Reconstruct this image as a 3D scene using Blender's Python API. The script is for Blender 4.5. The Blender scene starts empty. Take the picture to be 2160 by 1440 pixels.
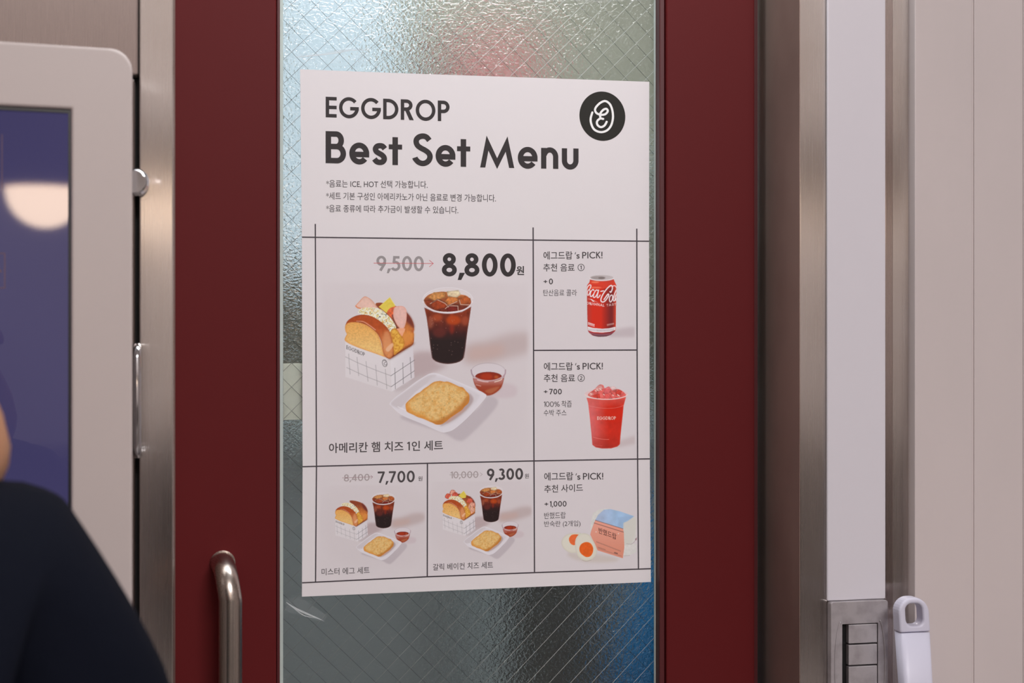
import bpy, bmesh, math, random
import numpy as np
from mathutils import Vector, Matrix
R = math.radians
SC = bpy.context.scene
COL = SC.collection

# ------------------------------------------------------------------ camera, world, lights, exposure
TH = R(12.1); FPX = 3000.0; CAMZ = 1.45; D = 1.642
FW = Vector((math.sin(TH), math.cos(TH), 0)); RT = Vector((math.cos(TH), -math.sin(TH), 0)); UP = Vector((0, 0, 1))
CAMP = Vector((-0.35, -D, CAMZ))
cd = bpy.data.cameras.new('camera'); cam = bpy.data.objects.new('camera', cd); COL.objects.link(cam)
cd.sensor_width = 36.0; cd.lens = FPX / 2160 * 36.0
cam.matrix_world = Matrix((( RT.x, UP.x, -FW.x, CAMP.x), (RT.y, UP.y, -FW.y, CAMP.y), (RT.z, UP.z, -FW.z, CAMP.z), (0, 0, 0, 1)))
cd.dof.use_dof = True; cd.dof.focus_distance = 1.67; cd.dof.aperture_fstop = 3.2
SC.camera = cam
SC.view_settings.view_transform = 'Standard'; SC.view_settings.look = 'None'
SC.view_settings.gamma = 1; SC.view_settings.use_curve_mapping = False
SC.view_settings.exposure = 0.55
wd = bpy.data.worlds.new('world'); SC.world = wd; wd.use_nodes = True
wd.node_tree.nodes['Background'].inputs[0].default_value = (1.0, 0.96, 0.96, 1)
wd.node_tree.nodes['Background'].inputs[1].default_value = 0.30

def area(name, loc, target, size, power, col=(1, 1, 1), sy=None):
    l = bpy.data.lights.new(name, 'AREA'); l.energy = power; l.color = col; l.size = size
    if sy: l.shape = 'RECTANGLE'; l.size_y = sy
    o = bpy.data.objects.new(name, l); COL.objects.link(o); o.location = loc
    o.rotation_euler = (Vector(target) - Vector(loc)).to_track_quat('-Z', 'Y').to_euler()
    return o
area('ceiling_lamp', (0.5, -3.7, 3.55), (0.3, -2.1, 0.2), 1.4, 136, (1.0, 0.975, 0.985), 1.0)
area('rear_wall_fill', (0.3, -4.0, 3.5), (0.3, -5.2, 1.8), 4.5, 46, (1.0, 0.97, 0.965), 0.5)  # unseen light added to brighten the rear wall mirrored in the steel
area('interior_fill', (0.0, 0.2, 2.6), (0.0, 1.0, 0.75), 0.7, 26, (0.92, 0.97, 1.0), 0.9)  # unseen fill light, added to brighten what stands behind the glass

# ------------------------------------------------------------------ helpers
def ray(px, py):
    return FW * FPX + RT * (px - 1080.0) - UP * (py - 720.0)
def W(px, py, y):                       # where the sight line of a measured point meets the vertical plane at depth y
    r = ray(px, py); t = (y - CAMP.y) / r.y
    return CAMP + r * t
def X(px, y): return W(px, 720, y).x
def Z(py, y, px=1080): return W(px, py, y).z
def lin(c):
    c = np.asarray(c, float) / 255.0
    return np.where(c <= 0.04045, c / 12.92, ((c + 0.055) / 1.055) ** 2.4)

def mat(name, rgb, rough=0.5, metal=0.0, spec=0.5, emit=None, estr=0.0, coat=0.0):
    m = bpy.data.materials.new(name); m.use_nodes = True
    b = m.node_tree.nodes['Principled BSDF']
    c = lin(rgb)
    b.inputs['Base Color'].default_value = (*c, 1); b.inputs['Roughness'].default_value = rough
    b.inputs['Metallic'].default_value = metal; b.inputs['Specular IOR Level'].default_value = spec
    b.inputs['Coat Weight'].default_value = coat
    if emit is not None:
        b.inputs['Emission Color'].default_value = (*lin(emit), 1); b.inputs['Emission Strength'].default_value = estr
    return m
def nodes(m): return m.node_tree.nodes, m.node_tree.links, m.node_tree.nodes['Principled BSDF']
def add_bump(m, scale=(50, 50, 50), strength=0.2, dist=0.001, detail=3.0, nscale=1.0, rough=None, colvar=None):
    N, L, b = nodes(m)
    tc = N.new('ShaderNodeTexCoord'); mp = N.new('ShaderNodeMapping'); mp.inputs['Scale'].default_value = scale
    nz = N.new('ShaderNodeTexNoise'); nz.inputs['Scale'].default_value = nscale; nz.inputs['Detail'].default_value = detail
    bp = N.new('ShaderNodeBump'); bp.inputs['Strength'].default_value = strength; bp.inputs['Distance'].default_value = dist
    L.new(tc.outputs['Object'], mp.inputs['Vector']); L.new(mp.outputs['Vector'], nz.inputs['Vector'])
    L.new(nz.outputs['Fac'], bp.inputs['Height']); L.new(bp.outputs['Normal'], b.inputs['Normal'])
    if rough:
        mr = N.new('ShaderNodeMapRange'); mr.inputs['From Min'].default_value = 0.3; mr.inputs['From Max'].default_value = 0.7
        mr.inputs['To Min'].default_value = rough[0]; mr.inputs['To Max'].default_value = rough[1]
        L.new(nz.outputs['Fac'], mr.inputs['Value']); L.new(mr.outputs['Result'], b.inputs['Roughness'])
    return nz
def colour_noise(m, c0, c1, scale=(4, 4, 4), detail=4.0, lo=0.35, hi=0.65):
    N, L, b = nodes(m)
    tc = N.new('ShaderNodeTexCoord'); mp = N.new('ShaderNodeMapping'); mp.inputs['Scale'].default_value = scale
    nz = N.new('ShaderNodeTexNoise'); nz.inputs['Scale'].default_value = 1.0; nz.inputs['Detail'].default_value = detail
    cr = N.new('ShaderNodeValToRGB')
    cr.color_ramp.elements[0].position = lo; cr.color_ramp.elements[0].color = (*lin(c0), 1)
    cr.color_ramp.elements[1].position = hi; cr.color_ramp.elements[1].color = (*lin(c1), 1)
    L.new(tc.outputs['Object'], mp.inputs['Vector']); L.new(mp.outputs['Vector'], nz.inputs['Vector'])
    L.new(nz.outputs['Fac'], cr.inputs['Fac']); L.new(cr.outputs['Color'], b.inputs['Base Color'])

def mesh_obj(name, verts, faces, m, parent=None, smooth=False, origin=None):
    me = bpy.data.meshes.new(name)
    o0 = Vector(origin) if origin is not None else Vector((0, 0, 0))
    me.from_pydata([tuple(Vector(v) - o0) for v in verts], [], faces)
    if m: me.materials.append(m)
    if smooth:
        for p in me.polygons: p.use_smooth = True
    o = bpy.data.objects.new(name, me); COL.objects.link(o); o.location = o0
    if parent:
        o.parent = parent; o.location = o0 - world_loc(parent)
    return o
def world_loc(o):
    l = Vector(o.location)
    while o.parent: o = o.parent; l += Vector(o.location)
    return l
def from_bm(name, bm, m, parent=None, smooth=False, bevel=0.0, seg=2):
    bmesh.ops.recalc_face_normals(bm, faces=bm.faces)
    me = bpy.data.meshes.new(name); bm.to_mesh(me); bm.free()
    if m: me.materials.append(m)
    if smooth:
        for p in me.polygons: p.use_smooth = True
    o = bpy.data.objects.new(name, me); COL.objects.link(o)
    if parent: o.parent = parent; o.location = -world_loc(parent)
    if bevel:
        b = o.modifiers.new('bevel', 'BEVEL'); b.width = bevel; b.segments = seg; b.limit_method = 'ANGLE'; b.angle_limit = R(40)
    return o
def bm_box(bm, x0, x1, y0, y1, z0, z1):
    vs = [bm.verts.new(p) for p in ((x0, y0, z0), (x1, y0, z0), (x1, y1, z0), (x0, y1, z0), (x0, y0, z1), (x1, y0, z1), (x1, y1, z1), (x0, y1, z1))]
    for f in ((3, 2, 1, 0), (4, 5, 6, 7), (0, 1, 5, 4), (1, 2, 6, 5), (2, 3, 7, 6), (3, 0, 4, 7)): bm.faces.new([vs[i] for i in f])
def box(name, x0, x1, y0, y1, z0, z1, m, parent=None, bevel=0.0, seg=2):
    bm = bmesh.new(); bm_box(bm, x0, x1, y0, y1, z0, z1)
    return from_bm(name, bm, m, parent, bevel=bevel, seg=seg)
def bm_tube(bm, pts, r, n=16, cap=True, up=Vector((0.3, 0.2, 1))):
    pts = [Vector(p) for p in pts]; rings = []
    rr = r if isinstance(r, (list, tuple)) else [r] * len(pts)
    u = None
    for i, p in enumerate(pts):
        t = (pts[min(i + 1, len(pts) - 1)] - pts[max(i - 1, 0)]).normalized()
        if u is None:
            u = t.cross(Vector((0, 0, 1)) if abs(t.z) < 0.9 else Vector((1, 0, 0))).normalized()
        else: u = (u - t * u.dot(t)).normalized()
        v = t.cross(u)
        rings.append([bm.verts.new(p + (u * math.cos(2 * math.pi * k / n) + v * math.sin(2 * math.pi * k / n)) * rr[i]) for k in range(n)])
    for a, b in zip(rings, rings[1:]):
        for k in range(n): bm.faces.new((a[k], a[(k + 1) % n], b[(k + 1) % n], b[k]))
    if cap: bm.faces.new(rings[0][::-1]); bm.faces.new(rings[-1])
def tube(name, pts, r, m, parent=None, n=16):
    bm = bmesh.new(); bm_tube(bm, pts, r, n); return from_bm(name, bm, m, parent, smooth=True)
def bm_prism(bm, outline, y0, y1, hole=None):
    # outline: (x,z) pairs, front at y0, back at y1
    n = len(outline)
    f = [bm.verts.new((x, y0, z)) for x, z in outline]; b = [bm.verts.new((x, y1, z)) for x, z in outline]
    for i in range(n): bm.faces.new((f[i], f[(i + 1) % n], b[(i + 1) % n], b[i]))
    if hole is None: bm.faces.new(f); bm.faces.new(b[::-1]); return
    hf = [bm.verts.new((x, y0, z)) for x, z in hole]; hb = [bm.verts.new((x, y1, z)) for x, z in hole]
    assert len(hole) == n
    for i in range(n):
        j = (i + 1) % n
        bm.faces.new((hf[i], hf[j], hb[j], hb[i])); bm.faces.new((f[i], f[j], hf[j], hf[i])); bm.faces.new((b[i], b[j], hb[j], hb[i]))
def rrect(x0, x1, z0, z1, r, n=8):
    out = []
    for cx, cz, a in ((x1 - r, z1 - r, 0), (x0 + r, z1 - r, 90), (x0 + r, z0 + r, 180), (x1 - r, z0 + r, 270)):
        for k in range(n + 1):
            t = R(a + 90 * k / n); out.append((cx + r * math.cos(t), cz + r * math.sin(t)))
    return out
def empty(name, loc):
    o = bpy.data.objects.new(name, None); COL.objects.link(o); o.location = loc; o.empty_display_size = 0.05; return o
def tag(o, label=None, cat=None, group=None, kind=None):
    if label: o['label'] = label
    if cat: o['category'] = cat
    if group: o['group'] = group
    if kind: o['kind'] = kind
    return o
def struct(o, label=None, cat=None):
    return tag(o, label, cat, None, 'structure')
def catmull(pts, n=6, closed=False):
    P = [np.array(p, float) for p in pts]; out = []
    m = len(P); rng = range(m if closed else m - 1)
    for i in rng:
        if closed: a, b, c, d = P[i - 1], P[i], P[(i + 1) % m], P[(i + 2) % m]
        else: a, b, c, d = P[max(i - 1, 0)], P[i], P[i + 1], P[min(i + 2, m - 1)]
        for k in range(n):
            t = k / n
            out.append(0.5 * (2 * b + (c - a) * t + (2 * a - 5 * b + 4 * c - d) * t * t + (3 * b - a - 3 * c + d) * t ** 3))
    if not closed: out.append(P[-1])
    return [tuple(p) for p in out]

# ------------------------------------------------------------------ materials
def steel(name, rgb, rough=0.26, aniso=1.0, smudge=None, metal=1.0):
    m = mat(name, rgb, rough, metal); N, L, b = nodes(m)
    b.inputs['Anisotropic'].default_value = aniso; b.inputs['Anisotropic Rotation'].default_value = 0.0
    tg = N.new('ShaderNodeTangent'); tg.direction_type = 'RADIAL'; tg.axis = 'Z'; L.new(tg.outputs['Tangent'], b.inputs['Tangent'])
    add_bump(m, (2600, 2600, 5), 0.05, 0.0004, 2.0, 1.0, (rough - .02, rough + .02))
    if smudge: colour_noise(m, rgb, smudge, (9, 9, 6), 6.0, 0.42, 0.72)
    return m
M_jamb = steel('brushed_steel_jamb', (224, 219, 216), 0.26, 1.0, (212, 205, 199))
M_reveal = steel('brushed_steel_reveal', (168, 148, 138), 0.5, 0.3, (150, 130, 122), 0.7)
M_cab = steel('brushed_steel_cabinet', (188, 176, 172), 0.28, 1.0)
M_chrome = mat('polished_chrome', (205, 205, 208), 0.12, 1.0)
M_handle = steel('satin_steel_handle', (188, 178, 170), 0.27, 0.0)
M_red = mat('dark_red_paint', (92, 25, 27), 0.5, 0.0, 0.12)
add_bump(M_red, (60, 60, 60), 0.06, 0.0006, 4.0)
M_redbead = mat('dark_red_bead_paint', (80, 28, 31), 0.45, 0.0, 0.4)
M_seal = mat('pale_silicone_seal', (196, 206, 201), 0.35)
M_dark = mat('dark_gap', (20, 17, 17), 0.7)
M_white = mat('white_plastic', (214, 210, 217), 0.35, 0.0, 0.4)
M_wall = mat('painted_panel', (199, 189, 188), 0.5, 0.0, 0.35)
add_bump(M_wall, (12, 12, 3), 0.05, 0.002, 2.0)
colour_noise(M_wall, (202, 191, 190), (195, 185, 184), (5, 5, 2), 5.0, 0.35, 0.7)
M_switch = mat('silver_grey_plastic', (172, 166, 170), 0.38, 0.35)
colour_noise(M_switch, (178, 172, 175), (158, 151, 154), (60, 60, 60), 5.0, 0.45, 0.7)
M_black = mat('black_plastic', (18, 17, 18), 0.4)
M_bezel = mat('warm_white_bezel', (196, 184, 181), 0.42, 0.0, 0.4)
M_floor = mat('grey_tile_floor', (150, 143, 140), 0.4); colour_noise(M_floor, (156, 149, 146), (138, 131, 128), (3, 3, 3))
M_plaster = mat('warm_grey_plaster', (186, 176, 172), 0.8); add_bump(M_plaster, (30, 30, 30), 0.1, 0.002)
M_ceil = mat('white_ceiling', (205, 200, 196), 0.9); add_bump(M_ceil, (20, 20, 20), 0.05, 0.002)

# patterned wired glass: smooth front, pebbled back
def glass(name, rough, bump):
    m = bpy.data.materials.new(name); m.use_nodes = True
    N, L, b = nodes(m)
    b.inputs['Base Color'].default_value = (0.93, 0.97, 0.96, 1); b.inputs['Transmission Weight'].default_value = 1.0
    b.inputs['IOR'].default_value = 1.48; b.inputs['Roughness'].default_value = rough
    if bump:
        tc = N.new('ShaderNodeTexCoord'); mp = N.new('ShaderNodeMapping'); mp.inputs['Scale'].default_value = (260, 260, 330)
        nz = N.new('ShaderNodeTexNoise'); nz.inputs['Scale'].default_value = 1.0; nz.inputs['Detail'].default_value = 2.0; nz.inputs['Distortion'].default_value = 0.6
        bp = N.new('ShaderNodeBump'); bp.inputs['Strength'].default_value = bump; bp.inputs['Distance'].default_value = 0.0022
        L.new(tc.outputs['Object'], mp.inputs['Vector']); L.new(mp.outputs['Vector'], nz.inputs['Vector'])
        L.new(nz.outputs['Fac'], bp.inputs['Height']); L.new(bp.outputs['Normal'], b.inputs['Normal'])
    return m
M_gfront = glass('clear_glass_face', 0.08, 0.14)
M_gback = glass('pebbled_glass_face', 0.18, 0.45)
M_wire = mat('lit_glass_wire', (168, 171, 166), 0.35, 0.1); M_wire2 = mat('shaded_glass_wire', (84, 90, 90), 0.4, 0.2)  # one wire, its lit and shaded look painted as a tone per direction

# ------------------------------------------------------------------ the setting
YF = -0.12           # front of the steel jambs
YD = -0.022          # face of the door stiles
YG = 0.001           # front of the glass
box_ = box
struct(box('floor', -3.2, 3.4, -5.2, 3.0, -0.08, 0.0, M_floor))
struct(box('ceiling', -3.2, 3.4, -5.2, 3.0, 3.6, 3.68, M_ceil))
struct(box('wall_behind', -3.2, 3.4, -5.3, -5.2, 0.0, 3.6, M_plaster))
xr = X(1930, YF - 0.016)
# panelled wall on the right with vertical grooves
def wall_right():
    y = YF - 0.016; x0 = xr; g = [X(2053, y), X(2157, y)]
    step = g[1] - g[0]; xs = [x0] + g + [g[1] + step * k for k in range(1, 16)]
    bm = bmesh.new()
    for a, b in zip(xs, xs[1:]): bm_box(bm, a + (0.0011 if a != x0 else 0), b - 0.0011, y, y + 0.02, 0.0, 3.6)
    bm_box(bm, x0 + 0.002, xs[-1], y + 0.0016, y + 0.12, 0.0, 3.6)
    return from_bm('wall_right', bm, M_wall, bevel=0.0012, seg=2)
struct(wall_right())
xj0, xj1 = X(1687, YF), X(1930, YF) + 0.004
# right jamb: reveal side facing the door + front face
def jamb_right():
    t = empty('trim_1', (xj0, YF, 0)); struct(t)
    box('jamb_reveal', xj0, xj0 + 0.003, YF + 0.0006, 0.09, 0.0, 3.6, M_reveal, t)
    box('jamb_front', xj0 + 0.0002, xj1, YF, YF + 0.03, 0.0, 3.6, M_jamb, t, bevel=0.0012)
    xa = X(1868, YF); box('jamb_lip', xa - 0.002, X(1883, YF - 0.002), YF - 0.003, YF - 0.0002, 0.0, 3.6, M_cab, t, bevel=0.0008)
jamb_right()
xl0, xl1 = X(294, YF), X(366, YF)
t = empty('trim_2', (xl0, YF, 0)); struct(t)
box('jamb_front', xl0, xl1, YF, YF + 0.03, 0.0, 3.6, M_jamb, t, bevel=0.0015)
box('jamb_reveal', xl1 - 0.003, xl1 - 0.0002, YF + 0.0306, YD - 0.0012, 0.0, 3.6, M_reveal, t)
# stile edges
sx0, sx1 = xl1 - 0.02, X(583, YD)
gx0, gx1 = X(591, YD), X(1394, YD)
tx0, tx1 = X(1406, YD), X(1592, YD)
d = empty('door_1', ((sx0 + tx1) / 2, 0, 0)); struct(d)
ZG0, ZG1 = 0.62, 2.0
box('stile', sx0, sx1, YD, 0.022, 0.01, 2.25, M_red, d, bevel=0.0015)
box('stile', tx0, tx1, YD, 0.022, 0.01, 2.25, M_red, d, bevel=0.0015)
box('edge_strip', tx1 + 0.0004, tx1 + 0.006, YD + 0.006, 0.022, 0.01, 2.25, M_redbead, d)
box('bottom_rail', sx1 + 0.0005, tx0 - 0.0005, YD, 0.022, 0.01, ZG0, M_red, d, bevel=0.0015)
box('top_rail', sx1 + 0.0005, tx0 - 0.0005, YD, 0.022, ZG1, 2.25, M_red, d, bevel=0.0015)
box('glazing_bead', sx1 + 0.0006, gx0, YD + 0.005, YG - 0.0002, ZG0 + 0.001, ZG1 - 0.001, M_redbead, d, bevel=0.001)
box('glazing_bead', gx1, tx0 - 0.0006, YD + 0.005, YG - 0.0002, ZG0 + 0.001, ZG1 - 0.001, M_redbead, d, bevel=0.001)
def seal(x0, x1, flip):
    bm = bmesh.new()
    pr = [(x0, YG - 0.0003), (x0, YG - 0.007), (x1, YG - 0.0012), (x1, YG - 0.0003)]
    if flip: pr = [(x1, YG - 0.0003), (x1, YG - 0.0036), (x0, YG - 0.003), (x0, YG - 0.0003)]
    a = [bm.verts.new((x, y, ZG0 + 0.002)) for x, y in pr]; b = [bm.verts.new((x, y, ZG1 - 0.002)) for x, y in pr]
    for i in range(4): bm.faces.new((a[i], a[(i + 1) % 4], b[(i + 1) % 4], b[i]))
    bm.faces.new(a); bm.faces.new(b)
    from_bm('glazing_seal', bm, M_seal, d)
sl1 = X(597, YG); sr0 = X(1379, YG)
seal(gx0 + 0.0002, sl1, False); seal(sr0, gx1 - 0.0002, True)
def pane():
    x0, x1, z0, z1 = sx1 + 0.001, tx0 - 0.001, ZG0 + 0.001, ZG1 - 0.001
    v = [(x0, YG, z0), (x1, YG, z0), (x1, YG, z1), (x0, YG, z1), (x0, YG + 0.006, z0), (x1, YG + 0.006, z0), (x1, YG + 0.006, z1), (x0, YG + 0.006, z1)]
    f = [(0, 1, 2, 3), (5, 4, 7, 6), (4, 0, 3, 7), (1, 5, 6, 2), (3, 2, 6, 7), (4, 5, 1, 0)]
    o = mesh_obj('glass_pane', v, f, M_gfront, d); o.data.materials.append(M_gback); o.data.polygons[1].material_index = 1
    bm = bmesh.new(); r = 0.0002; S = 0.02735
    W_, H_ = sr0 - sl1, z1 - z0
    for sgn in (1, -1):
        c = -H_ - S
        off = 0.009 if sgn > 0 else 0.004
        while c < W_ + H_:
            # line x = c + off + sgn*s, z = z0 + s
            pts = []
            lo, hi = 0.0, H_
            if sgn > 0: lo = max(lo, -(c + off)); hi = min(hi, W_ - (c + off))
            else: lo = max(lo, (c + off) - W_); hi = min(hi, c + off)
            if hi - lo > 0.004:
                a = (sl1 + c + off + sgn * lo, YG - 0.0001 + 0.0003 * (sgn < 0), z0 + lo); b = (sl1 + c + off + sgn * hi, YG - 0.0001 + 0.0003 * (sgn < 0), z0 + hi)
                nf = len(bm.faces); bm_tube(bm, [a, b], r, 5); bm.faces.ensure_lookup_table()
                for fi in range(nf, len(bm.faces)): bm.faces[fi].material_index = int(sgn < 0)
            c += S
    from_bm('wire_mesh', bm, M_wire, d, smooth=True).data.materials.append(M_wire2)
pane()
# pull handle
def pull():
    p = W(470, 1186, YD); x, z = p.x, p.z
    xo = x + 0.0075; yo = YD - 0.058; rb = 0.032; L = 0.5
    pts = [(x - 0.002, YD + 0.001, z)]
    a = Vector((x, YD - 0.012, z)); pts.append(tuple(a))
    for k in range(0, 11):
        t = R(90 * k / 10)
        pts.append((x + (xo - x) * (k / 10), YD - 0.024 - (rb) * math.sin(t), z - rb + rb * math.cos(t)))
    pts[2:3] = []
    top = pts[-1]; low = top[2] - L
    pts += [(xo, top[1], top[2] - L * k / 4) for k in range(1, 5)]
    for k in range(1, 11):
        t = R(90 - 90 * k / 10)
        pts.append((xo + (x - xo) * (k / 10), YD - 0.024 - rb * math.sin(t), low - rb + rb * math.cos(t) if False else low - rb * math.cos(t)))
    pts += [(x, YD - 0.012, low - rb), (x - 0.002, YD + 0.001, low - rb)]
    h = tube('pull_handle', pts, 0.0125, M_handle, d, 24); h['label'] = 'satin steel tube handle'
    bm = bmesh.new(); bm_tube(bm, [(x, YD - 0.0035, z), (x, YD, z)], 0.0138, 24); from_bm('handle_rose', bm, M_handle, h, smooth=False)
    bm = bmesh.new(); bm_tube(bm, [(x, YD - 0.0035, low - rb), (x, YD, low - rb)], 0.0138, 24); from_bm('handle_rose', bm, M_handle, h, smooth=False)
pull()
# wall above and behind the door so that the opening is closed
struct(box('wall_front', -3.2, xl0 - 0.9, YF + 0.03, YF + 0.2, 0.0, 3.6, M_plaster))
struct(box('trim_3', xl1 + 0.0005, xj0 - 0.0005, -0.04, 0.06, 2.26, 3.6, M_jamb))

# ------------------------------------------------------------------ lettering: a geometric sans drawn as strokes (cap height 1)
def arc(cx, cy, rx, ry, a0, a1, n=28):
    return [(cx + rx * math.cos(R(a0 + (a1 - a0) * k / n)), cy + ry * math.sin(R(a0 + (a1 - a0) * k / n))) for k in range(n + 1)]
def glyph(ch, w):
    h = w / 2; S = []; F = []; wd_ = 0.5
    st = lambda *p: S.append(list(p))
    if ch == ' ': wd_ = 0.22
    elif ch == 'E': wd_ = .54; st((h, 0), (h, 1)); [st((0, y), (.54, y)) for y in (h, .49, 1 - h)]
    elif ch == 'F': wd_ = .5; st((h, 0), (h, 1)); [st((0, y), (.5, y)) for y in (.49, 1 - h)]
    elif ch == 'G': wd_ = .97; S.append(arc(.49, .5, .49 - h, .515 - h, 40, 356)); st((.55, .46), (.975, .46))
    elif ch == 'C': wd_ = .80; S.append(arc(.5, .5, .5 - h, .515 - h, 45, 315))
    elif ch == 'D': wd_ = .75; st((h, 0), (h, 1)); S.append([(0, 1 - h), (.25, 1 - h)] + arc(.25, .5, .5 - h, .5 - h, 90, -90) + [(0, h)])
    elif ch == 'R': wd_ = .62; st((h, 0), (h, 1)); S.append([(0, 1 - h), (.28, 1 - h)] + arc(.28, .72, .3 - h, .28 - h, 90, -90) + [(0, .44 + h)]); F.append([(.2, .5), (.2 + w * 1.2, .5), (.64, 0), (.64 - w * 1.25, 0)])
    elif ch == 'P': wd_ = .58; st((h, 0), (h, 1)); S.append([(0, 1 - h), (.28, 1 - h)] + arc(.28, .695, .3 - h, .305 - h, 90, -90) + [(0, .39 + h)])
    elif ch == 'O': wd_ = .97; S.append(arc(.485, .5, .485 - h, .515 - h, 0, 360, 48))
    elif ch == 'B':
        wd_ = .635; m = .525; st((h, 0), (h, 1)); a = (1 - h - m) / 2; b = (m - h) / 2
        S.append([(0, 1 - h), (.33, 1 - h)] + arc(.33, m + a, .24 - h, a, 90, -90) + [(0, m)]); S.append([(0, m), (.35, m)] + arc(.35, h + b, .285 - h, b, 90, -90) + [(0, h)])
    elif ch == 'e': wd_ = .62; S.append(arc(.31, .328, .31 - h, .343 - h, -3, 322, 40)); st((w * .6, .30), (.619, .30))
    elif ch == 's': wd_ = .45; S.append(catmull([(.385, .50), (.315, .575), (.225, .59), (.14, .565), (.095, .49), (.12, .41), (.2, .355), (.29, .305), (.355, .235), (.36, .155), (.31, .09), (.225, .07), (.13, .095), (.06, .175)], 4))
    elif ch == 'S': wd_ = .635; S.append(catmull([(.53, .80), (.44, .90), (.33, .93), (.21, .90), (.13, .82), (.12, .72), (.17, .62), (.28, .545), (.40, .485), (.51, .40), (.55, .29), (.51, .17), (.42, .095), (.31, .07), (.19, .11), (.10, .20), (.075, .25)], 4))
    elif ch == 't': wd_ = .415; st((.2, 0), (.2, .87)); F.append([(0, .565 - .45 * w), (.415, .565 - .45 * w), (.415, .565 + .45 * w), (0, .565 + .45 * w)])
    elif ch == 'n': wd_ = .54; st((h, 0), (h, .65)); S.append([(.54 - h, 0), (.54 - h, .36)] + arc(.275, .37, .265 - h, .30 - h, 0, 165))
    elif ch == 'u': wd_ = .525; S.append([(h, .65), (h, .28)] + arc(.2625, .27, .2625 - h, .285 - h, 180, 360) + [(.525 - h, .65)])
    elif ch == 'M': wd_ = 1.07; k = 385.; t = w / .165; F.append([(x / k, y / k) for x, y in ((0, 0), (78, 385), (205, 115), (330, 380), (412, 0), (412 - 62 * t, 0), (308, 195), (205, -15), (100, 205), (62 * t, 0))])
    elif ch == 'I': wd_ = w; st((h, 0), (h, 1))
    elif ch == 'H': wd_ = .7; st((h, 0), (h, 1)); st((.7 - h, 0), (.7 - h, 1)); st((0, .5), (.7, .5))
    elif ch == 'T': wd_ = .52; st((.26, 0), (.26, 1)); st((0, 1 - h), (.52, 1 - h))
    elif ch == 'L': wd_ = .45; st((h, 0), (h, 1)); st((0, h), (.45, h))
    elif ch == 'N': wd_ = .74; st((h, 0), (h, 1)); st((.74 - h, 0), (.74 - h, 1)); st((h, 1), (.74 - h, 0))
    elif ch == 'A': wd_ = .78; st((h, 0), (.39, .97)); st((.39, .97), (.78 - h, 0)); st((.17, .3), (.61, .3))
    elif ch == 'K': wd_ = .6; st((h, 0), (h, 1)); st((h, .45), (.52, 1)); st((.2, .6), (.56, 0))
    elif ch == '!': wd_ = w * 1.1; st((h, .3), (h, 1)); st((h, 0), (h, w * 1.1))
    elif ch == '+': wd_ = .42; st((0, .42), (.42, .42)); st((.21, .21), (.21, .63))
    elif ch == "'": wd_ = .16; F.append([(.0, .66), (.1, .66), (.19, 1.0), (.1, 1.0)])
    elif ch == ',': wd_ = .2; F.append([(.06, .15), (.06 + w * 1.15, .15), (w * .75 - .02, -.17), (-.02, -.17)])
    elif ch == '0': wd_ = .64; S.append(arc(.32, .5, .32 - h, .51 - h, 0, 360, 40))
    elif ch == '1': wd_ = .27; st((.27 - h, 0), (.27 - h, 1)); st((0, .80), (.27 - h, .95))
    elif ch == '2': wd_ = .56; S.append(arc(.28, .70, .28 - h, .31 - h, 165, -35, 20) + [(.06, h)]); st((0, h), (.56, h))
    elif ch == '3': wd_ = .58; S.append(arc(.275, .745, .25 - h, .265 - h, 150, -90, 24)); S.append(arc(.275, .275, .3 - h, .285 - h, 90, -155, 24))
    elif ch == '4': wd_ = .6; st((.44, 0), (.44, 1)); st((0, .26), (.6, .26)); st((.05, .25), (.42, .97))
    elif ch == '5': wd_ = .59; st((.15, 1 - h), (.53, 1 - h)); st((.15 + h * .8, 1), (.11 + h * .8, .55)); S.append(arc(.27, .33, .32 - h, .345 - h, 128, -150, 30))
    elif ch == '7': wd_ = .57; st((0, 1 - h), (.56, 1 - h)); st((.51, 1 - h * .6), (.17, 0))
    elif ch == '8': wd_ = .61; S.append(arc(.305, .74, .265 - h, .27 - h, 0, 360, 32)); S.append(arc(.305, .27, .305 - h, .285 - h, 0, 360, 36))
    elif ch == '9': wd_ = .62; S.append(arc(.31, .665, .31 - h, .345 - h, 0, 360, 36)); st((.60 - h * .6, .53), (.25, 0))
    elif ch == '%': wd_ = .9; S.append(arc(.2, .73, .2 - h, .25 - h, 0, 360)); S.append(arc(.7, .27, .2 - h, .25 - h, 0, 360)); st((.2, 0), (.7, 1))
    return wd_, S, F
def layout(text, w, gap=.115):
    x = 0; SS = []; FF = []
    for i, ch in enumerate(text):
        g, S, F = glyph(ch, w)
        SS += [[(px + x, py) for px, py in s] for s in S]; FF += [[(px + x, py) for px, py in f] for f in F]
        nx = text[i + 1] if i + 1 < len(text) else ''
        gg = gap * (0.55 if (ch in ',1' or nx == ',' or ch == 't' or nx == 't') else 1.0)
        x += g + (gg if ch != ' ' and nx != ' ' else 0.03)
    return x - gg, SS, FF
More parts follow.
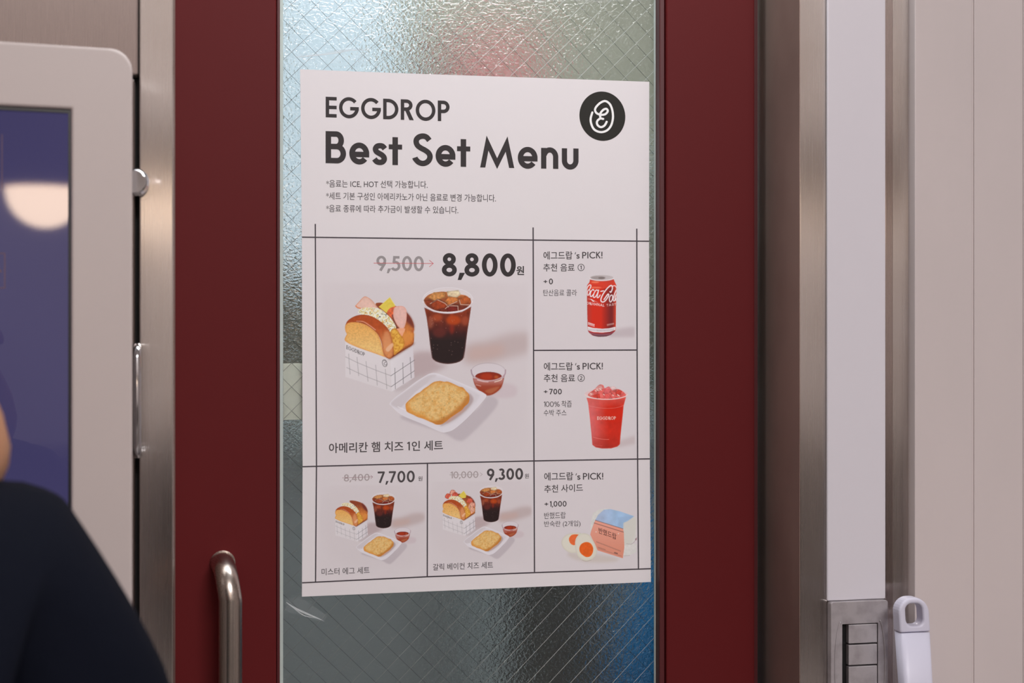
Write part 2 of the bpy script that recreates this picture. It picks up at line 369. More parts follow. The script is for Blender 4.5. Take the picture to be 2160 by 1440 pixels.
def ribbon(pts, w):
    P = [np.array(p, float) for p in pts]
    q = [P[0]]
    for p in P[1:]:
        if np.linalg.norm(p - q[-1]) > 1e-6: q.append(p)
    P = q; closed = np.linalg.norm(P[0] - P[-1]) < 1e-6
    if closed: P = P[:-1]
    n = len(P); L = []; Rr = []
    for i in range(n):
        a = P[i - 1] if (i > 0 or closed) else None; b = P[(i + 1) % n] if (i < n - 1 or closed) else None
        ds = []
        if a is not None: ds.append((P[i] - a) / np.linalg.norm(P[i] - a))
        if b is not None: ds.append((b - P[i]) / np.linalg.norm(b - P[i]))
        ns = [np.array((-dd[1], dd[0])) for dd in ds]
        m = sum(ns); m = m / max(np.linalg.norm(m), 1e-6); k = 1 / max(m.dot(ns[0]), .5)
        L.append(P[i] + m * k * w / 2); Rr.append(P[i] - m * k * w / 2)
    fs = []
    for i in range(n if closed else n - 1):
        j = (i + 1) % n; fs.append((i, j, n + j, n + i))
    return L + Rr, fs
def hangul(body, offset=0.0):
    c = bpy.data.curves.new('tmp', 'FONT'); c.body = body; c.size = 1.0; c.offset = offset; c.resolution_u = 3
    o = bpy.data.objects.new('tmp', c); COL.objects.link(o)
    dg = bpy.context.evaluated_depsgraph_get(); e = o.evaluated_get(dg); me = e.to_mesh()
    v = [(p.co.x, p.co.y) for p in me.vertices]; f = [tuple(p.vertices) for p in me.polygons]
    e.to_mesh_clear(); bpy.data.objects.remove(o); bpy.data.curves.remove(c)
    return v, f

# ------------------------------------------------------------------ the poster: one flat sheet on the glass, its print laid on the sheet
PAPER_PX = (203, 195, 198); PAPER_ALB = np.array((0.80, 0.765, 0.785))
def ink(c): return np.clip(lin(c) / lin(PAPER_PX) * PAPER_ALB, 0.0, 0.95)
def ink_mat(name, c, rough=0.5):
    m = mat(name, (255, 255, 255), rough, 0, 0.12); m.node_tree.nodes['Principled BSDF'].inputs['Base Color'].default_value = (*ink(c), 1); return m
YP = -0.0012
M_paper = ink_mat('poster_paper', PAPER_PX, 0.5)
M_ink = ink_mat('black_ink', (52, 47, 48)); M_ink2 = ink_mat('charcoal_ink', (72, 66, 68)); M_line = ink_mat('line_ink', (66, 59, 64))
M_gray = ink_mat('grey_ink', (139, 131, 133)); M_gray2 = ink_mat('light_grey_ink', (158, 146, 148)); M_redink = ink_mat('red_ink', (188, 92, 98))
M_badge = ink_mat('badge_ink', (40, 38, 35)); M_light = ink_mat('reversed_white', (222, 217, 218)); M_pinkink = ink_mat('faded_strike_ink', (150, 120, 126))
edge = [(633, 146), (835, 154), (1043, 161), (1369.5, 172.5), (1369, 508.7), (1370.7, 967), (1373, 1227), (1005, 1242.6), (636.8, 1258), (638.3, 984), (636.6, 500)]
bmp = bmesh.new()
fr = [bmp.verts.new(W(x, y, YP)) for x, y in edge]; bk = [bmp.verts.new(v.co + Vector((0, 0.0003, 0))) for v in fr]
bmp.faces.new(fr); bmp.faces.new(bk[::-1])
for i in range(len(fr)): bmp.faces.new((fr[i], fr[(i + 1) % len(fr)], bk[(i + 1) % len(fr)], bk[i]))
poster = from_bm('menu_poster', bmp, M_paper)
po = W(1003, 700, YP)
poster.data.transform(Matrix.Translation(-po)); poster.location = po
tag(poster, 'white printed menu poster of set meals taped to the wired glass of the red door', 'poster')
class Print:
    def __init__(s): s.v = []; s.f = []; s.d = []; s.k = 0
    def add(s, v, f, ramp=False):
        n = len(s.v); v = [tuple(p) for p in v]; s.v += v; s.f += [tuple(i + n for i in q) for q in f]
        h = max(len(v) // 2, 1); s.d += [s.k * 1.2e-6 + ((i % h) * 1.5e-7 if ramp else 0) for i in range(len(v))]; s.k += 1; return s
    def line(s, pts, w): v, f = ribbon(pts, w); return s.add(v, f, True)
    def poly(s, pts): return s.add(pts, [tuple(range(len(pts)))])
    def disc(s, x, y, r, ry=None, n=24): return s.poly([(x + r * math.cos(2 * math.pi * k / n), y + (ry or r) * math.sin(2 * math.pi * k / n)) for k in range(n)])
    def latin(s, text, x0, y0, x1, y1, cap, w, gap=.115):
        tot, SS, FF = layout(text, w, gap); sx = (x1 - x0) / tot; sl = (y1 - y0) / (x1 - x0)
        T = lambda p: (x0 + p[0] * sx, y0 + p[0] * sx * sl - p[1] * cap)
        for q in SS: v, f = ribbon(q, w); s.add([T(p) for p in v], f, True)
        for q in FF: s.poly([T(p) for p in q])
        return s
    def korean(s, text, x0, yb, x1, yb1, h, off=0.0):
        v, f = hangul(text, off); v = np.array(v); mn = v.min(0); mx = v.max(0)
        u = (v - mn) / (mx - mn); xs = x0 + u[:, 0] * (x1 - x0)
        return s.add(np.stack([xs, yb + u[:, 0] * (yb1 - yb) - u[:, 1] * h], 1).tolist(), f)
    def build(s, name, m, lift=0.00007, parent=None, label=None):
        v = [W(x, y, YP - lift - dd) for (x, y), dd in zip(s.v, s.d)]
        o = mesh_obj(name, v, s.f, m, parent or poster, origin=po)
        if label: o['label'] = label
        return o
TINT = (200, 191, 195)
cell_ink = ink_mat('cell_tint', TINT)
cells = Print()
for q in ([(666, 501), (1124.5, 506.5), (1126.4, 971.5), (901.5, 976.5), (667.6, 983)], [(667.6, 983), (901.5, 977), (901.3, 1216), (665.6, 1226.5)], [(901.6, 977), (1126.4, 972), (1127.5, 1207), (901.3, 1216)],
          [(1124.5, 506.5), (1343.4, 508.4), (1344, 738), (1125.5, 738.8)], [(1125.5, 738.8), (1344, 738), (1345, 968), (1126.4, 971.5)], [(1126.4, 971.5), (1345, 968), (1346.7, 1199), (1127.5, 1207)]): cells.poly(q)
cells.build('picture_grounds', cell_ink, .00002)
Print().latin('EGGDROP', 687, 247.3, 948.3, 256, 43.4, .17).build('heading', M_ink)
Print().latin('Best', 686.8, 344, 848.2, 348.5, 67.7, .172, .10).latin('Set', 870, 348.8, 992, 352.2, 67.2, .172, .09).latin('Menu', 1012.8, 353, 1220.4, 357, 67.4, .165, .11).build('headline', M_ink)
n_ = Print()
n_.korean('*음료는 ICE, HOT 선택 가능합니다.', 688, 395.5, 902, 398, 16.5, .004)
n_.korean('*세트 기본 구성인 아메리카노가 아닌 음료로 변경 가능합니다.', 688, 420.8, 1046, 426, 16, .004)
n_.korean('*음료 종류에 따라 추가금이 발생할 수 있습니다.', 688, 447, 966.7, 450.8, 15.6, .004)
n_.build('note_text', M_ink2)
g = Print()
for pl in ([(636.8, 500), (1124.5, 506.2), (1369, 508.7)], [(665, 472), (666.5, 730), (667.6, 980), (665.6, 1226.5)], [(1124.5, 479.5), (1125.5, 740), (1126.4, 972), (1127.5, 1207)],
           [(1343.2, 482), (1343.8, 740), (1345, 968), (1346.7, 1199)], [(1126, 738.8), (1344, 738)], [(638.3, 984), (901.5, 976.8), (1126.4, 971.8), (1370.7, 967.4)],
           [(637.3, 1228.8), (901.5, 1216), (1127.5, 1207.3), (1373, 1199)], [(901.6, 977.5), (901.3, 1216)]): g.line(pl, 2.7)
g.build('grid_lines', M_line)
Print().latin('8,800', 932, 582, 1088, 583, 48, .19, .10).korean('원', 1089, 579.6, 1105.5, 580, 19, .02).build('price', M_ink)
Print().latin('9,500', 794, 570.5, 894, 571.5, 31, .17, .10).build('old_price', M_gray)
Print().line([(788, 554.6), (914, 555.4)], 1.1).line([(905.5, 548.5), (914, 555.4), (905.5, 562.6)], 1.0).build('strike_arrow', M_redink, .00013)
Print().korean('아메리칸 햄 치즈', 693.8, 955.7, 851, 951.6, 21.6, .014).latin('1', 859.2, 949.6, 864.6, 949.5, 18, .14).korean('인 세트', 868.5, 951.2, 934.4, 949.2, 21.2, .014).build('set_name', M_ink2)
Print().latin('7,700', 796.7, 1018.2, 874.8, 1016.3, 24, .165, .12).korean('원', 882, 1014, 891, 1013.8, 9.6, .01).build('price', M_ink2)
Print().latin('8,400', 725.4, 1015, 779.6, 1013.4, 14.5, .15, .12).build('old_price', M_gray2)
Print().line([(722, 1007.4), (786, 1005.4)], .9).line([(782, 1001.8), (786, 1005.4), (782, 1009.6)], .8).build('strike_arrow', M_pinkink, .00013)
Print().korean('미스터 에그 세트', 678.3, 1213.2, 779.6, 1209.2, 14.6, .006).build('set_name', M_ink2)
Print().latin('9,300', 1027, 1012.2, 1103.3, 1010.8, 23.8, .18, .10).korean('원', 1106.8, 1008.6, 1115.5, 1008.4, 10, .01).build('price', M_ink2)
Print().latin('10,000', 950.7, 1008.6, 1009, 1007.4, 14.2, .14, .11).build('old_price', M_gray2)
Print().line([(948.3, 1001.2), (1009.5, 1000.4)], .9).line([(1013, 996.6), (1017.3, 1000), (1013, 1003.8)], .8).build('strike_arrow', M_gray2, .00013)
Print().korean('갈릭 베이컨 치즈 세트', 913.3, 1203, 1040, 1198, 14.2, .006).build('set_name', M_ink2)
def pick(y0, k, num, dy=0.0):
    p = Print()
    p.korean('에그드랍', 1146.3 + k, y0 + 1.4, 1207.5 + k, y0 + 1 + dy, 17.2, .012).latin("'s", 1212.2 + k, y0 - .6, 1222.8 + k, y0 - .8, 13.8, .15, .06).latin('PICK!', 1228 + k, y0 - 1, 1271 + k, y0 - 1.4, 13.8, .15, .12)
    return p
p = pick(546, 0, 1); p.korean('추천 음료', 1146, 572.4, 1212, 572.4, 16.6, .01).line(arc(1225.7, 563.8, 6.7, 6.9, 0, 360), 1.3).latin('1', 1224, 568, 1227, 568, 8, .16)
p.build('pick_title', M_ink2)
Print().latin('+', 1146.5, 599.5, 1154.5, 599.5, 14, .12).latin('0', 1157.8, 599.4, 1166.4, 599.4, 12, .17).build('extra_price', M_ink2)
Print().korean('탄산음료 콜라', 1146, 624, 1216.8, 624, 13.6, .002).build('item_name', M_ink2)
p = pick(780, .8, 2); p.korean('추천 음료', 1147, 805.5, 1212.8, 805.5, 16.6, .01).line(arc(1225.9, 797, 6.9, 7.1, 0, 360), 1.3).latin('2', 1223.3, 801.2, 1228.3, 801.2, 8, .16)
p.build('pick_title', M_ink2)
Print().latin('+', 1147, 831.5, 1155, 831.5, 13.5, .12).latin('700', 1158.5, 831.4, 1185, 831.4, 11.6, .17).build('extra_price', M_ink2)
Print().latin('100%', 1147, 857.6, 1180.5, 857.6, 11, .11, .08).korean('착즙', 1184.4, 858.6, 1206, 858.6, 14, .002).korean('수박 주스', 1147, 877, 1194.8, 877, 13.4, .002).build('item_name', M_ink2)
p = pick(1012.2, 1.6, 3, -.8); p.korean('추천 사이드', 1148, 1039.4, 1229.6, 1036.2, 16.4, .01); p.build('pick_title', M_ink2)
Print().latin('+', 1148.5, 1068.6, 1156.5, 1068.4, 13.5, .12).latin('1,000', 1160, 1068.3, 1195, 1067.8, 11.6, .16).build('extra_price', M_ink2)
Print().korean('반했드랍', 1148, 1094.4, 1193.3, 1093, 13.8, .002).korean('반숙란 (2개입)', 1148, 1112.8, 1224.4, 1111.4, 14.2, .002).build('item_name', M_ink2)
# round badge with the egg line drawing
bd = Print().add([(1270.6 + 48.4 * math.cos(t) - 1.5 * math.sin(t), 245 + 52 * math.sin(t) + 3.4 * math.cos(t)) for t in [2 * math.pi * k / 64 for k in range(64)]], [tuple(range(64))]).build('round_badge', M_badge, .00006, None, 'black round badge')
LOGO = [[(1645, 325), (1625, 400), (1635, 470), (1672, 532), (1745, 560), (1820, 540), (1870, 480), (1892, 390), (1885, 300), (1855, 225), (1800, 188), (1740, 210), (1690, 260), (1678, 300), (1700, 335), (1748, 352), (1800, 345), (1830, 310), (1815, 282), (1778, 292), (1742, 335), (1740, 378)],
        [(1775, 402), (1738, 398), (1703, 430), (1706, 472), (1745, 500), (1790, 482), (1817, 437)]]
eg = Print()
for s_ in LOGO:
    q = [(960 + x / 5.684, 180 + y / 5.684) for x, y in s_]; eg.line(catmull(q, 6), 4.5)
    for e_ in (q[0], q[-1]): eg.disc(e_[0], e_[1], 2.25)
eg.build('egg_mark', M_light, .0001, bd)

# ------------------------------------------------------------------ printed food pictures: colour laid down per point of a fine sheet
PAPER = np.array(TINT, float)
def hash2(i, j, s):
    v = np.sin(i * 127.1 + j * 311.7 + s * 74.7) * 43758.5453; return v - np.floor(v)
def vnoise(x, y, s=0):
    i = np.floor(x); j = np.floor(y); u = x - i; v = y - j; u = u * u * (3 - 2 * u); v = v * v * (3 - 2 * v)
    return (hash2(i, j, s) * (1 - u) + hash2(i + 1, j, s) * u) * (1 - v) + (hash2(i, j + 1, s) * (1 - u) + hash2(i + 1, j + 1, s) * u) * v
def fbm(x, y, s=0, o=4):
    t = 0; a = .5; n = 0
    for k in range(o): t = t + a * vnoise(x * 2 ** k, y * 2 ** k, s + k); n += a; a *= .5
    return t / n
def blur(a, r):
    if r < .25: return a
    n = int(math.ceil(r * 3)); k = np.exp(-0.5 * (np.arange(-n, n + 1) / r) ** 2); k /= k.sum()
    a = np.pad(a, n, mode='edge')
    a = np.apply_along_axis(lambda m: np.convolve(m, k, 'valid'), 0, a)
    return np.apply_along_axis(lambda m: np.convolve(m, k, 'valid'), 1, a)
class Paint:
    def __init__(s, x0, y0, x1, y1, step=1.0, T=None, k=1.0):
        s.step = step; s.xs = np.arange(x0, x1 + step / 2, step); s.ys = np.arange(y0, y1 + step / 2, step)
        s.X, s.Y = np.meshgrid(s.xs, s.ys); s.C = np.zeros(s.X.shape + (3,)) + PAPER; s.T = T or (lambda x, y: (x, y)); s.k = k
        s.used = np.zeros(s.X.shape)
        # drawing coordinates of every point (for textures)
        if T:
            ox, oy = T(0, 0); ax, ay = T(1, 0); bx, by = T(0, 1); M = np.linalg.inv(np.array([[ax - ox, bx - ox], [ay - oy, by - oy]]))
            s.U = M[0, 0] * (s.X - ox) + M[0, 1] * (s.Y - oy); s.V = M[1, 0] * (s.X - ox) + M[1, 1] * (s.Y - oy)
        else: s.U, s.V = s.X, s.Y
    def mask(s, pts):
        P = np.array([s.T(x, y) for x, y in pts]); m = np.zeros(s.X.shape)
        i0 = max(int((P[:, 0].min() - s.xs[0]) / s.step) - 1, 0); i1 = min(int((P[:, 0].max() - s.xs[0]) / s.step) + 3, len(s.xs))
        j0 = max(int((P[:, 1].min() - s.ys[0]) / s.step) - 1, 0); j1 = min(int((P[:, 1].max() - s.ys[0]) / s.step) + 3, len(s.ys))
        if i1 <= i0 or j1 <= j0: return m
        X = s.X[j0:j1, i0:i1]; Y = s.Y[j0:j1, i0:i1]; acc = np.zeros(X.shape)
        for dx in (-.333, 0, .333):
            for dy in (-.333, 0, .333):
                xx = X + dx * s.step; yy = Y + dy * s.step; ins = np.zeros(X.shape, bool)
                for (ax, ay), (bx, by) in zip(P, np.roll(P, -1, 0)):
                    if ay == by: continue
                    c = (ay > yy) != (by > yy); ins ^= c & (xx < (bx - ax) * (yy - ay) / (by - ay) + ax)
                acc += ins
        m[j0:j1, i0:i1] = acc / 9; return m
    def lay(s, m, col, a=1.0):
        if callable(col): col = col(s.U, s.V)
        col = np.asarray(col, float)
        m = (m * a)[..., None]; s.C = s.C * (1 - m) + col * m; s.used = np.maximum(s.used, m[..., 0])
    def poly(s, pts, col, a=1.0, soft=0, smooth=True, clip=None, edge=None, ed=3.0, tex=0, tsc=4.0):
        if smooth: pts = catmull(pts, 5, True)
        m = s.mask(pts)
        if soft: m = blur(m, soft * s.k / s.step)
        if clip is not None: m = m * clip
        c = col(s.U, s.V) if callable(col) else np.zeros(s.X.shape + (3,)) + np.array(col, float)
        if edge is not None:
            e = np.clip(1.6 * (1 - blur(m, ed * s.k / s.step)), 0, 1)[..., None]; c = c * (1 - e) + np.array(edge, float) * e
        if tex: c = c * (1 + tex * (fbm(s.U / tsc, s.V / tsc, 7)[..., None] - .5) * 2)
        s.lay(m, c, a); return m
    def line(s, pts, w, col, a=1.0, smooth=False, clip=None):
        if smooth: pts = catmull(pts, 5)
        P = [np.array(s.T(x, y)) for x, y in pts]; d = np.full(s.X.shape, 1e9); h = w * s.k / 2
        for p, q in zip(P, P[1:]):
            v = q - p; l = max(v.dot(v), 1e-9)
            t = np.clip(((s.X - p[0]) * v[0] + (s.Y - p[1]) * v[1]) / l, 0, 1)
            d = np.minimum(d, np.hypot(s.X - p[0] - t * v[0], s.Y - p[1] - t * v[1]))
        h2 = max(h, .5 * s.step); m = np.clip((h2 + .5 * s.step - d) / s.step, 0, 1) * (h / h2)
        if clip is not None: m = m * clip
        s.lay(m, col, a)
    def text(s, txt, x0, y0, x1, y1, cap, w, col, a=1.0, gap=.12, clip=None):
        tot, SS, FF = layout(txt, w, gap); sx = (x1 - x0) / tot; sl = (y1 - y0) / (x1 - x0)
        for q in SS + [f + [f[0]] for f in FF]: s.line([(x0 + px * sx, y0 + px * sx * sl - py * cap) for px, py in q], max(w * cap * .9, .5), col, a, clip=clip)
    def build(s, name, label=None, fade=6):
        m, n = s.X.shape; e = np.minimum.reduce([s.X - s.xs[0], s.xs[-1] - s.X, s.Y - s.ys[0], s.ys[-1] - s.Y]); w = np.clip(e / fade, 0, 1)[..., None]; s.C = PAPER + (s.C - PAPER) * w * w * (3 - 2 * w)
        idx = np.arange(m * n).reshape(m, n)
        u = (np.abs(s.C - PAPER).max(2) > 0.5)
        keep = u[:-1, :-1] | u[1:, :-1] | u[:-1, 1:] | u[1:, 1:]
        q = np.stack([idx[:-1, :-1], idx[:-1, 1:], idx[1:, 1:], idx[1:, :-1]], -1)[keep][:, ::-1]
        usedv, inv = np.unique(q, return_inverse=True); q = inv.reshape(-1, 4)
        px = s.X.ravel()[usedv]; py = s.Y.ravel()[usedv]; C = s.C.reshape(-1, 3)[usedv]
        r = np.array(FW)[None] * FPX + np.array(RT)[None] * (px - 1080.)[:, None] - np.array(UP)[None] * (py - 720.)[:, None]
        y = YP - 0.00004; co = np.array(CAMP)[None] + r * ((y - CAMP.y) / r[:, 1])[:, None] - np.array(po)[None]
        me = bpy.data.meshes.new(name); me.vertices.add(len(co)); me.vertices.foreach_set('co', co.ravel())
        me.loops.add(q.size); me.loops.foreach_set('vertex_index', q.ravel().astype(np.int32))
        me.polygons.add(len(q)); me.polygons.foreach_set('loop_start', (np.arange(len(q)) * 4).astype(np.int32))
        me.update(calc_edges=True)
        at = me.color_attributes.new('print', 'FLOAT_COLOR', 'POINT')
        al = np.clip(lin(np.clip(C, 0, 255)) / lin(PAPER_PX) * PAPER_ALB, 0, .95)
        at.data.foreach_set('color', np.concatenate([al, np.ones((len(al), 1))], 1).ravel().astype(np.float32))
        me.materials.append(M_print); o = bpy.data.objects.new(name, me); COL.objects.link(o); o.parent = poster; o.location = (0, 0, 0)
        if label: o['label'] = label
        return o
M_print = mat('printed_picture', (255, 255, 255), 0.5, 0, 0.12)
_N, _L, _b = nodes(M_print); _a = _N.new('ShaderNodeVertexColor'); _a.layer_name = 'print'; _L.new(_a.outputs['Color'], _b.inputs['Base Color'])
def mix(a, b, t): t = np.clip(t, 0, 1)[..., None]; return np.array(a, float) * (1 - t) + np.array(b, float) * t
def vgrad(y0, c0, y1, c1): return lambda U, V: mix(c0, c1, (V - y0) / (y1 - y0))
def hgrad(x0, c0, x1, c1): return lambda U, V: mix(c0, c1, (U - x0) / (x1 - x0))
def conv(ox, oy, k): return lambda *pts: [(ox + x / k, oy + y / k) for x, y in pts]
Sw = conv(700, 590, 5.76); Cu = conv(870, 590, 5.76); Tr = conv(800, 750, 7.448)
def ell(cx, cy, rx, ry, a0=0, a1=360, n=32): return [(cx + rx * math.cos(R(a0 + (a1 - a0) * k / n)), cy + ry * math.sin(R(a0 + (a1 - a0) * k / n))) for k in range(n + 1)]

def meal(p, kind):
    # soft backdrop tone and shadows
    p.poly([(690, 590), (1110, 600), (1112, 900), (1000, 935), (720, 900)], (196, 186, 190), .7, soft=24)
    p.poly(Cu((640, 800), (900, 740), (1200, 650), (1470, 660), (1470, 850), (1000, 990), (640, 1010)), (177, 160, 161), .9, soft=8)
    p.poly(Cu((700, 830), (900, 800), (1100, 790), (1100, 900), (900, 960), (680, 970)), (186, 155, 148), .6, soft=7)
    p.poly(Cu((0, 900), (240, 880), (300, 1010), (420, 1040), (200, 1150), (-30, 1240), (-50, 1100)), (172, 153, 156), .95, soft=5)
    p.poly(Sw((760, 1340), (1010, 1190), (1100, 1150), (1000, 1260), (860, 1340)), (178, 166, 170), .9, soft=3)
    # paper sleeve
    L_ = Sw((165, 745), (715, 960), (727, 1358), (165, 1180)); p.poly(L_, lambda U, V: mix((207, 199, 203), (203, 195, 199), (V - 720) / 90), smooth=False)
    p.poly(Sw((713, 958), (985, 780), (1004, 1185), (727, 1358)), hgrad(825, (208, 201, 206), 872, (200, 192, 198)), smooth=False)
    gl = (112, 106, 112)
    for q in (((165, 935), (310, 1005), (430, 1055), (540, 1100), (718, 1165)), ((180, 1065), (320, 1130), (430, 1180), (550, 1225), (720, 1298)), ((205, 900), (212, 1020), (222, 1145)), ((305, 940), (327, 1165)), ((415, 990), (440, 1232)), ((532, 1035), (552, 1280)), ((650, 1085), (668, 1325))):
        p.line(Sw(*q), .75, gl, .75)
    for q in (((718, 1165), (1004, 975)), ((720, 1298), (1003, 1105)), ((765, 1072), (772, 1325)), ((862, 1008), (868, 1262)), ((952, 942), (965, 1193))): p.line(Sw(*q), .95, (92, 86, 92), .9)
    a, b = Sw((178, 838), (400, 930)); p.text('EGGDROP', a[0], a[1], b[0], b[1], 7.6, .13, (84, 79, 82), .95, .16)
    p.line(Sw(*[(642 + 28 * math.cos(t) + 6 * math.sin(t), 1012 + 43 * math.sin(t)) for t in [2 * math.pi * k / 20 for k in range(21)]]), 1.0, (88, 82, 86))
    p.line(Sw((625, 985), (650, 980), (655, 1000), (635, 1010), (640, 1030), (660, 1035), (668, 1020)), .8, (88, 82, 86), smooth=True)
    # rear bun
    p.poly(Sw((530, 295), (600, 278), (720, 300), (850, 350), (940, 430), (988, 520), (1000, 590), (992, 620), (998, 680), (988, 780), (900, 840), (800, 900), (700, 955), (650, 900), (660, 600), (600, 400)), lambda U, V: mix((132, 62, 40), (196, 118, 58), (V - 655) / 45), edge=(150, 78, 42), ed=3, tex=.14)
    p.poly(Sw((850, 350), (940, 430), (988, 520), (998, 590), (960, 560), (900, 500), (860, 430)), (104, 46, 42), .9, soft=2)
    p.poly(Sw((985, 590), (1003, 600), (990, 640), (960, 640)), (170, 88, 50), .8, soft=1)
    p.poly(Sw((870, 650), (990, 640), (980, 720), (900, 770), (860, 740)), (204, 132, 66), .8, soft=2)
    p.poly(Sw((860, 840), (985, 770), (980, 790), (720, 955), (700, 940), (780, 880)), (96, 44, 30), .9, soft=2)
    if kind != 'egg':
        p.poly(Sw((572, 328), (705, 212), (768, 310), (760, 385), (660, 400)), (206, 183, 78), smooth=False, tex=.04); p.line(Sw((572, 328), (705, 212), (768, 310)), .8, (226, 208, 120), .8)
    if kind == 'ham':
        p.poly(Sw((672, 405), (700, 350), (760, 325), (790, 340), (770, 440), (745, 470)), (206, 96, 60), tex=.2)
        p.poly(Sw((730, 430), (770, 440), (790, 560), (850, 600), (840, 640), (780, 590)), (100, 50, 48), .95, soft=1)
        p.poly(Sw((760, 335), (840, 318), (890, 340), (910, 400), (905, 500), (880, 580), (850, 605), (800, 560), (765, 500), (745, 430)), (211, 168, 160), edge=(204, 138, 118), ed=1.6, tex=.05)
        p.poly(Sw((780, 600), (885, 590), (870, 650), (845, 685)), (226, 154, 122), tex=.1)
        p.poly(Sw((290, 318), (330, 265), (390, 205), (440, 215), (500, 262), (548, 335), (565, 375), (340, 350)), (212, 174, 162), edge=(196, 120, 84), ed=1.5, tex=.05); p.line(Sw((290, 318), (315, 340), (345, 345)), 2.2, (205, 122, 78))
    if kind == 'bacon':
        for k, (x, y) in enumerate(((300, 330), (420, 240), (480, 300), (860, 460), (920, 560), (900, 660))):
            p.poly(Sw((x - 80, y + 30), (x - 30, y - 60), (x + 60, y - 40), (x + 70, y + 50), (x, y + 80)), ((196, 88, 70), (212, 150, 132), (186, 80, 66))[k % 3], edge=(160, 70, 52), ed=2, tex=.3, tsc=3)
        p.poly(Sw((850, 560), (960, 640), (980, 730), (880, 800), (820, 720)), (206, 150, 128), tex=.3, tsc=3)
    def fill(U, V):
        n = fbm(U / 2.4, V / 2.4, 3, 3); q = fbm(U / 1.9, V / 1.9, 11, 2); r = fbm(U / 5, V / 5, 17, 2)
        c = mix((224, 217, 202), (204, 184, 118), (n - .48) * 4); c = mix(c.reshape(-1, 3), (206, 150, 84), (r.ravel() - .66) * 5).reshape(c.shape)
        return c * (1 - np.clip((q - .70) * 5, 0, .62))[..., None]
    p.poly(Sw((320, 400), (350, 352), (420, 335), (560, 345), (640, 392), (720, 470), (775, 560), (772, 605), (720, 640), (640, 570), (560, 490), (430, 440)), fill)
    p.poly(Sw((715, 625), (775, 590), (830, 660), (880, 740), (872, 820), (800, 885), (750, 910), (735, 780)), lambda U, V: mix((216, 168, 74), (186, 120, 44), fbm(U / 3, V / 3, 5) * 2 - .6), edge=(176, 104, 40), ed=2)
    # front bun
    p.poly(Sw((163, 565), (190, 500), (260, 450), (340, 426), (430, 428), (520, 460), (610, 520), (680, 590), (710, 660), (738, 770), (750, 860), (745, 915), (708, 958), (650, 935), (620, 870), (600, 750), (540, 640), (420, 550), (300, 515), (200, 530)),
           lambda U, V: mix((164, 72, 34), (196, 126, 78), (V - 690) / 40), edge=(142, 62, 32), ed=2.0, tex=.08)
    p.poly(Sw((640, 640), (690, 630), (725, 760), (700, 860), (650, 880), (620, 760)), (206, 140, 96), .75, soft=2.5)
    p.poly(Sw((163, 562), (200, 522), (300, 515), (420, 550), (540, 640), (592, 740), (612, 830), (642, 930), (695, 957), (540, 900), (300, 815), (165, 745), (167, 690), (182, 660), (165, 620)),
           lambda U, V: mix((211, 156, 88), (221, 184, 122), (V - 690) / 60) * (1 + .22 * (fbm(U / 2.4, V / 2.4, 21) - .5))[..., None], edge=(206, 136, 68), ed=2.5)
    if kind == 'bacon':
        for k in range(26):
            u, v = 730 + 80 * hash2(k, 3, 1), 690 + 60 * hash2(k, 5, 2)
            if v > 672 + .55 * (u - 725): p.line([(u, v), (u + .8, v + .8)], 1.6, (120, 96, 52), .8)
    p.line(Sw((300, 502), (380, 508), (450, 548), (530, 608)), 1.6, (228, 178, 158), .75, smooth=True); p.line(Sw((260, 510), (330, 505), (400, 528)), 1.0, (120, 56, 40), .5, smooth=True)
    p.poly(Sw((655, 840), (730, 768), (747, 800), (690, 872)), (216, 170, 138), .85, soft=.6)
    # cup of iced coffee
    body = Cu((143, 335), (170, 450), (192, 600), (215, 800), (222, 850), (236, 945), (250, 966), (285, 992), (330, 1008), (380, 1018), (430, 1022), (480, 1018), (530, 1009), (575, 993), (608, 970), (622, 945), (640, 850), (646, 800), (672, 600), (696, 450), (714, 325), (600, 390), (430, 408), (260, 390))
    def cof(U, V):
        t = (V - 655) / 95; c = mix((128, 50, 28), (64, 29, 29), t * 1.9); c = mix(c.reshape(-1, 3), (40, 28, 28), (t.ravel() - .42) * 4).reshape(c.shape)
        return c * (1 + .5 * (fbm(U / 7, V / 12, 2) - .5) * (1 - np.clip(t * 1.2, 0, 1)))[..., None]
    m = p.poly(body, cof, smooth=False, edge=(112, 66, 62), ed=1.6)
    for x, y, rx, ry, c in ((500, 490, 90, 60, (186, 70, 22)), (300, 460, 60, 45, (164, 72, 40)), (640, 500, 45, 60, (160, 72, 46)), (220, 520, 35, 70, (150, 82, 62)), (480, 600, 25, 60, (136, 40, 26)), (330, 640, 80, 60, (96, 40, 34))): p.poly(Cu(*ell(x, y, rx, ry)), c, .75, soft=2.5, clip=m)
    for k in range(34):
        x, y = 200 + 480 * hash2(k, 1, 1), 430 + 480 * hash2(k, 2, 5); p.line(Cu((x, y), (x + 3, y + 3)), .9, (190, 150, 140), .55, clip=m)
    p.line(Cu((222, 840), (240, 950)), 1.1, (120, 100, 104), .6); p.line(Cu((648, 790), (628, 950)), 1.0, (120, 100, 104), .6)
    p.poly(Cu(*ell(430, 255, 300, 150)), (205, 194, 196), .85, smooth=False)
    p.poly(Cu((135, 255), (200, 180), (330, 145), (440, 150), (560, 175), (660, 195), (712, 260), (690, 320), (600, 365), (430, 388), (260, 370), (165, 320)), lambda U, V: mix((176, 104, 58), (104, 44, 32), (V - 618) / 32), tex=.3, tsc=9)
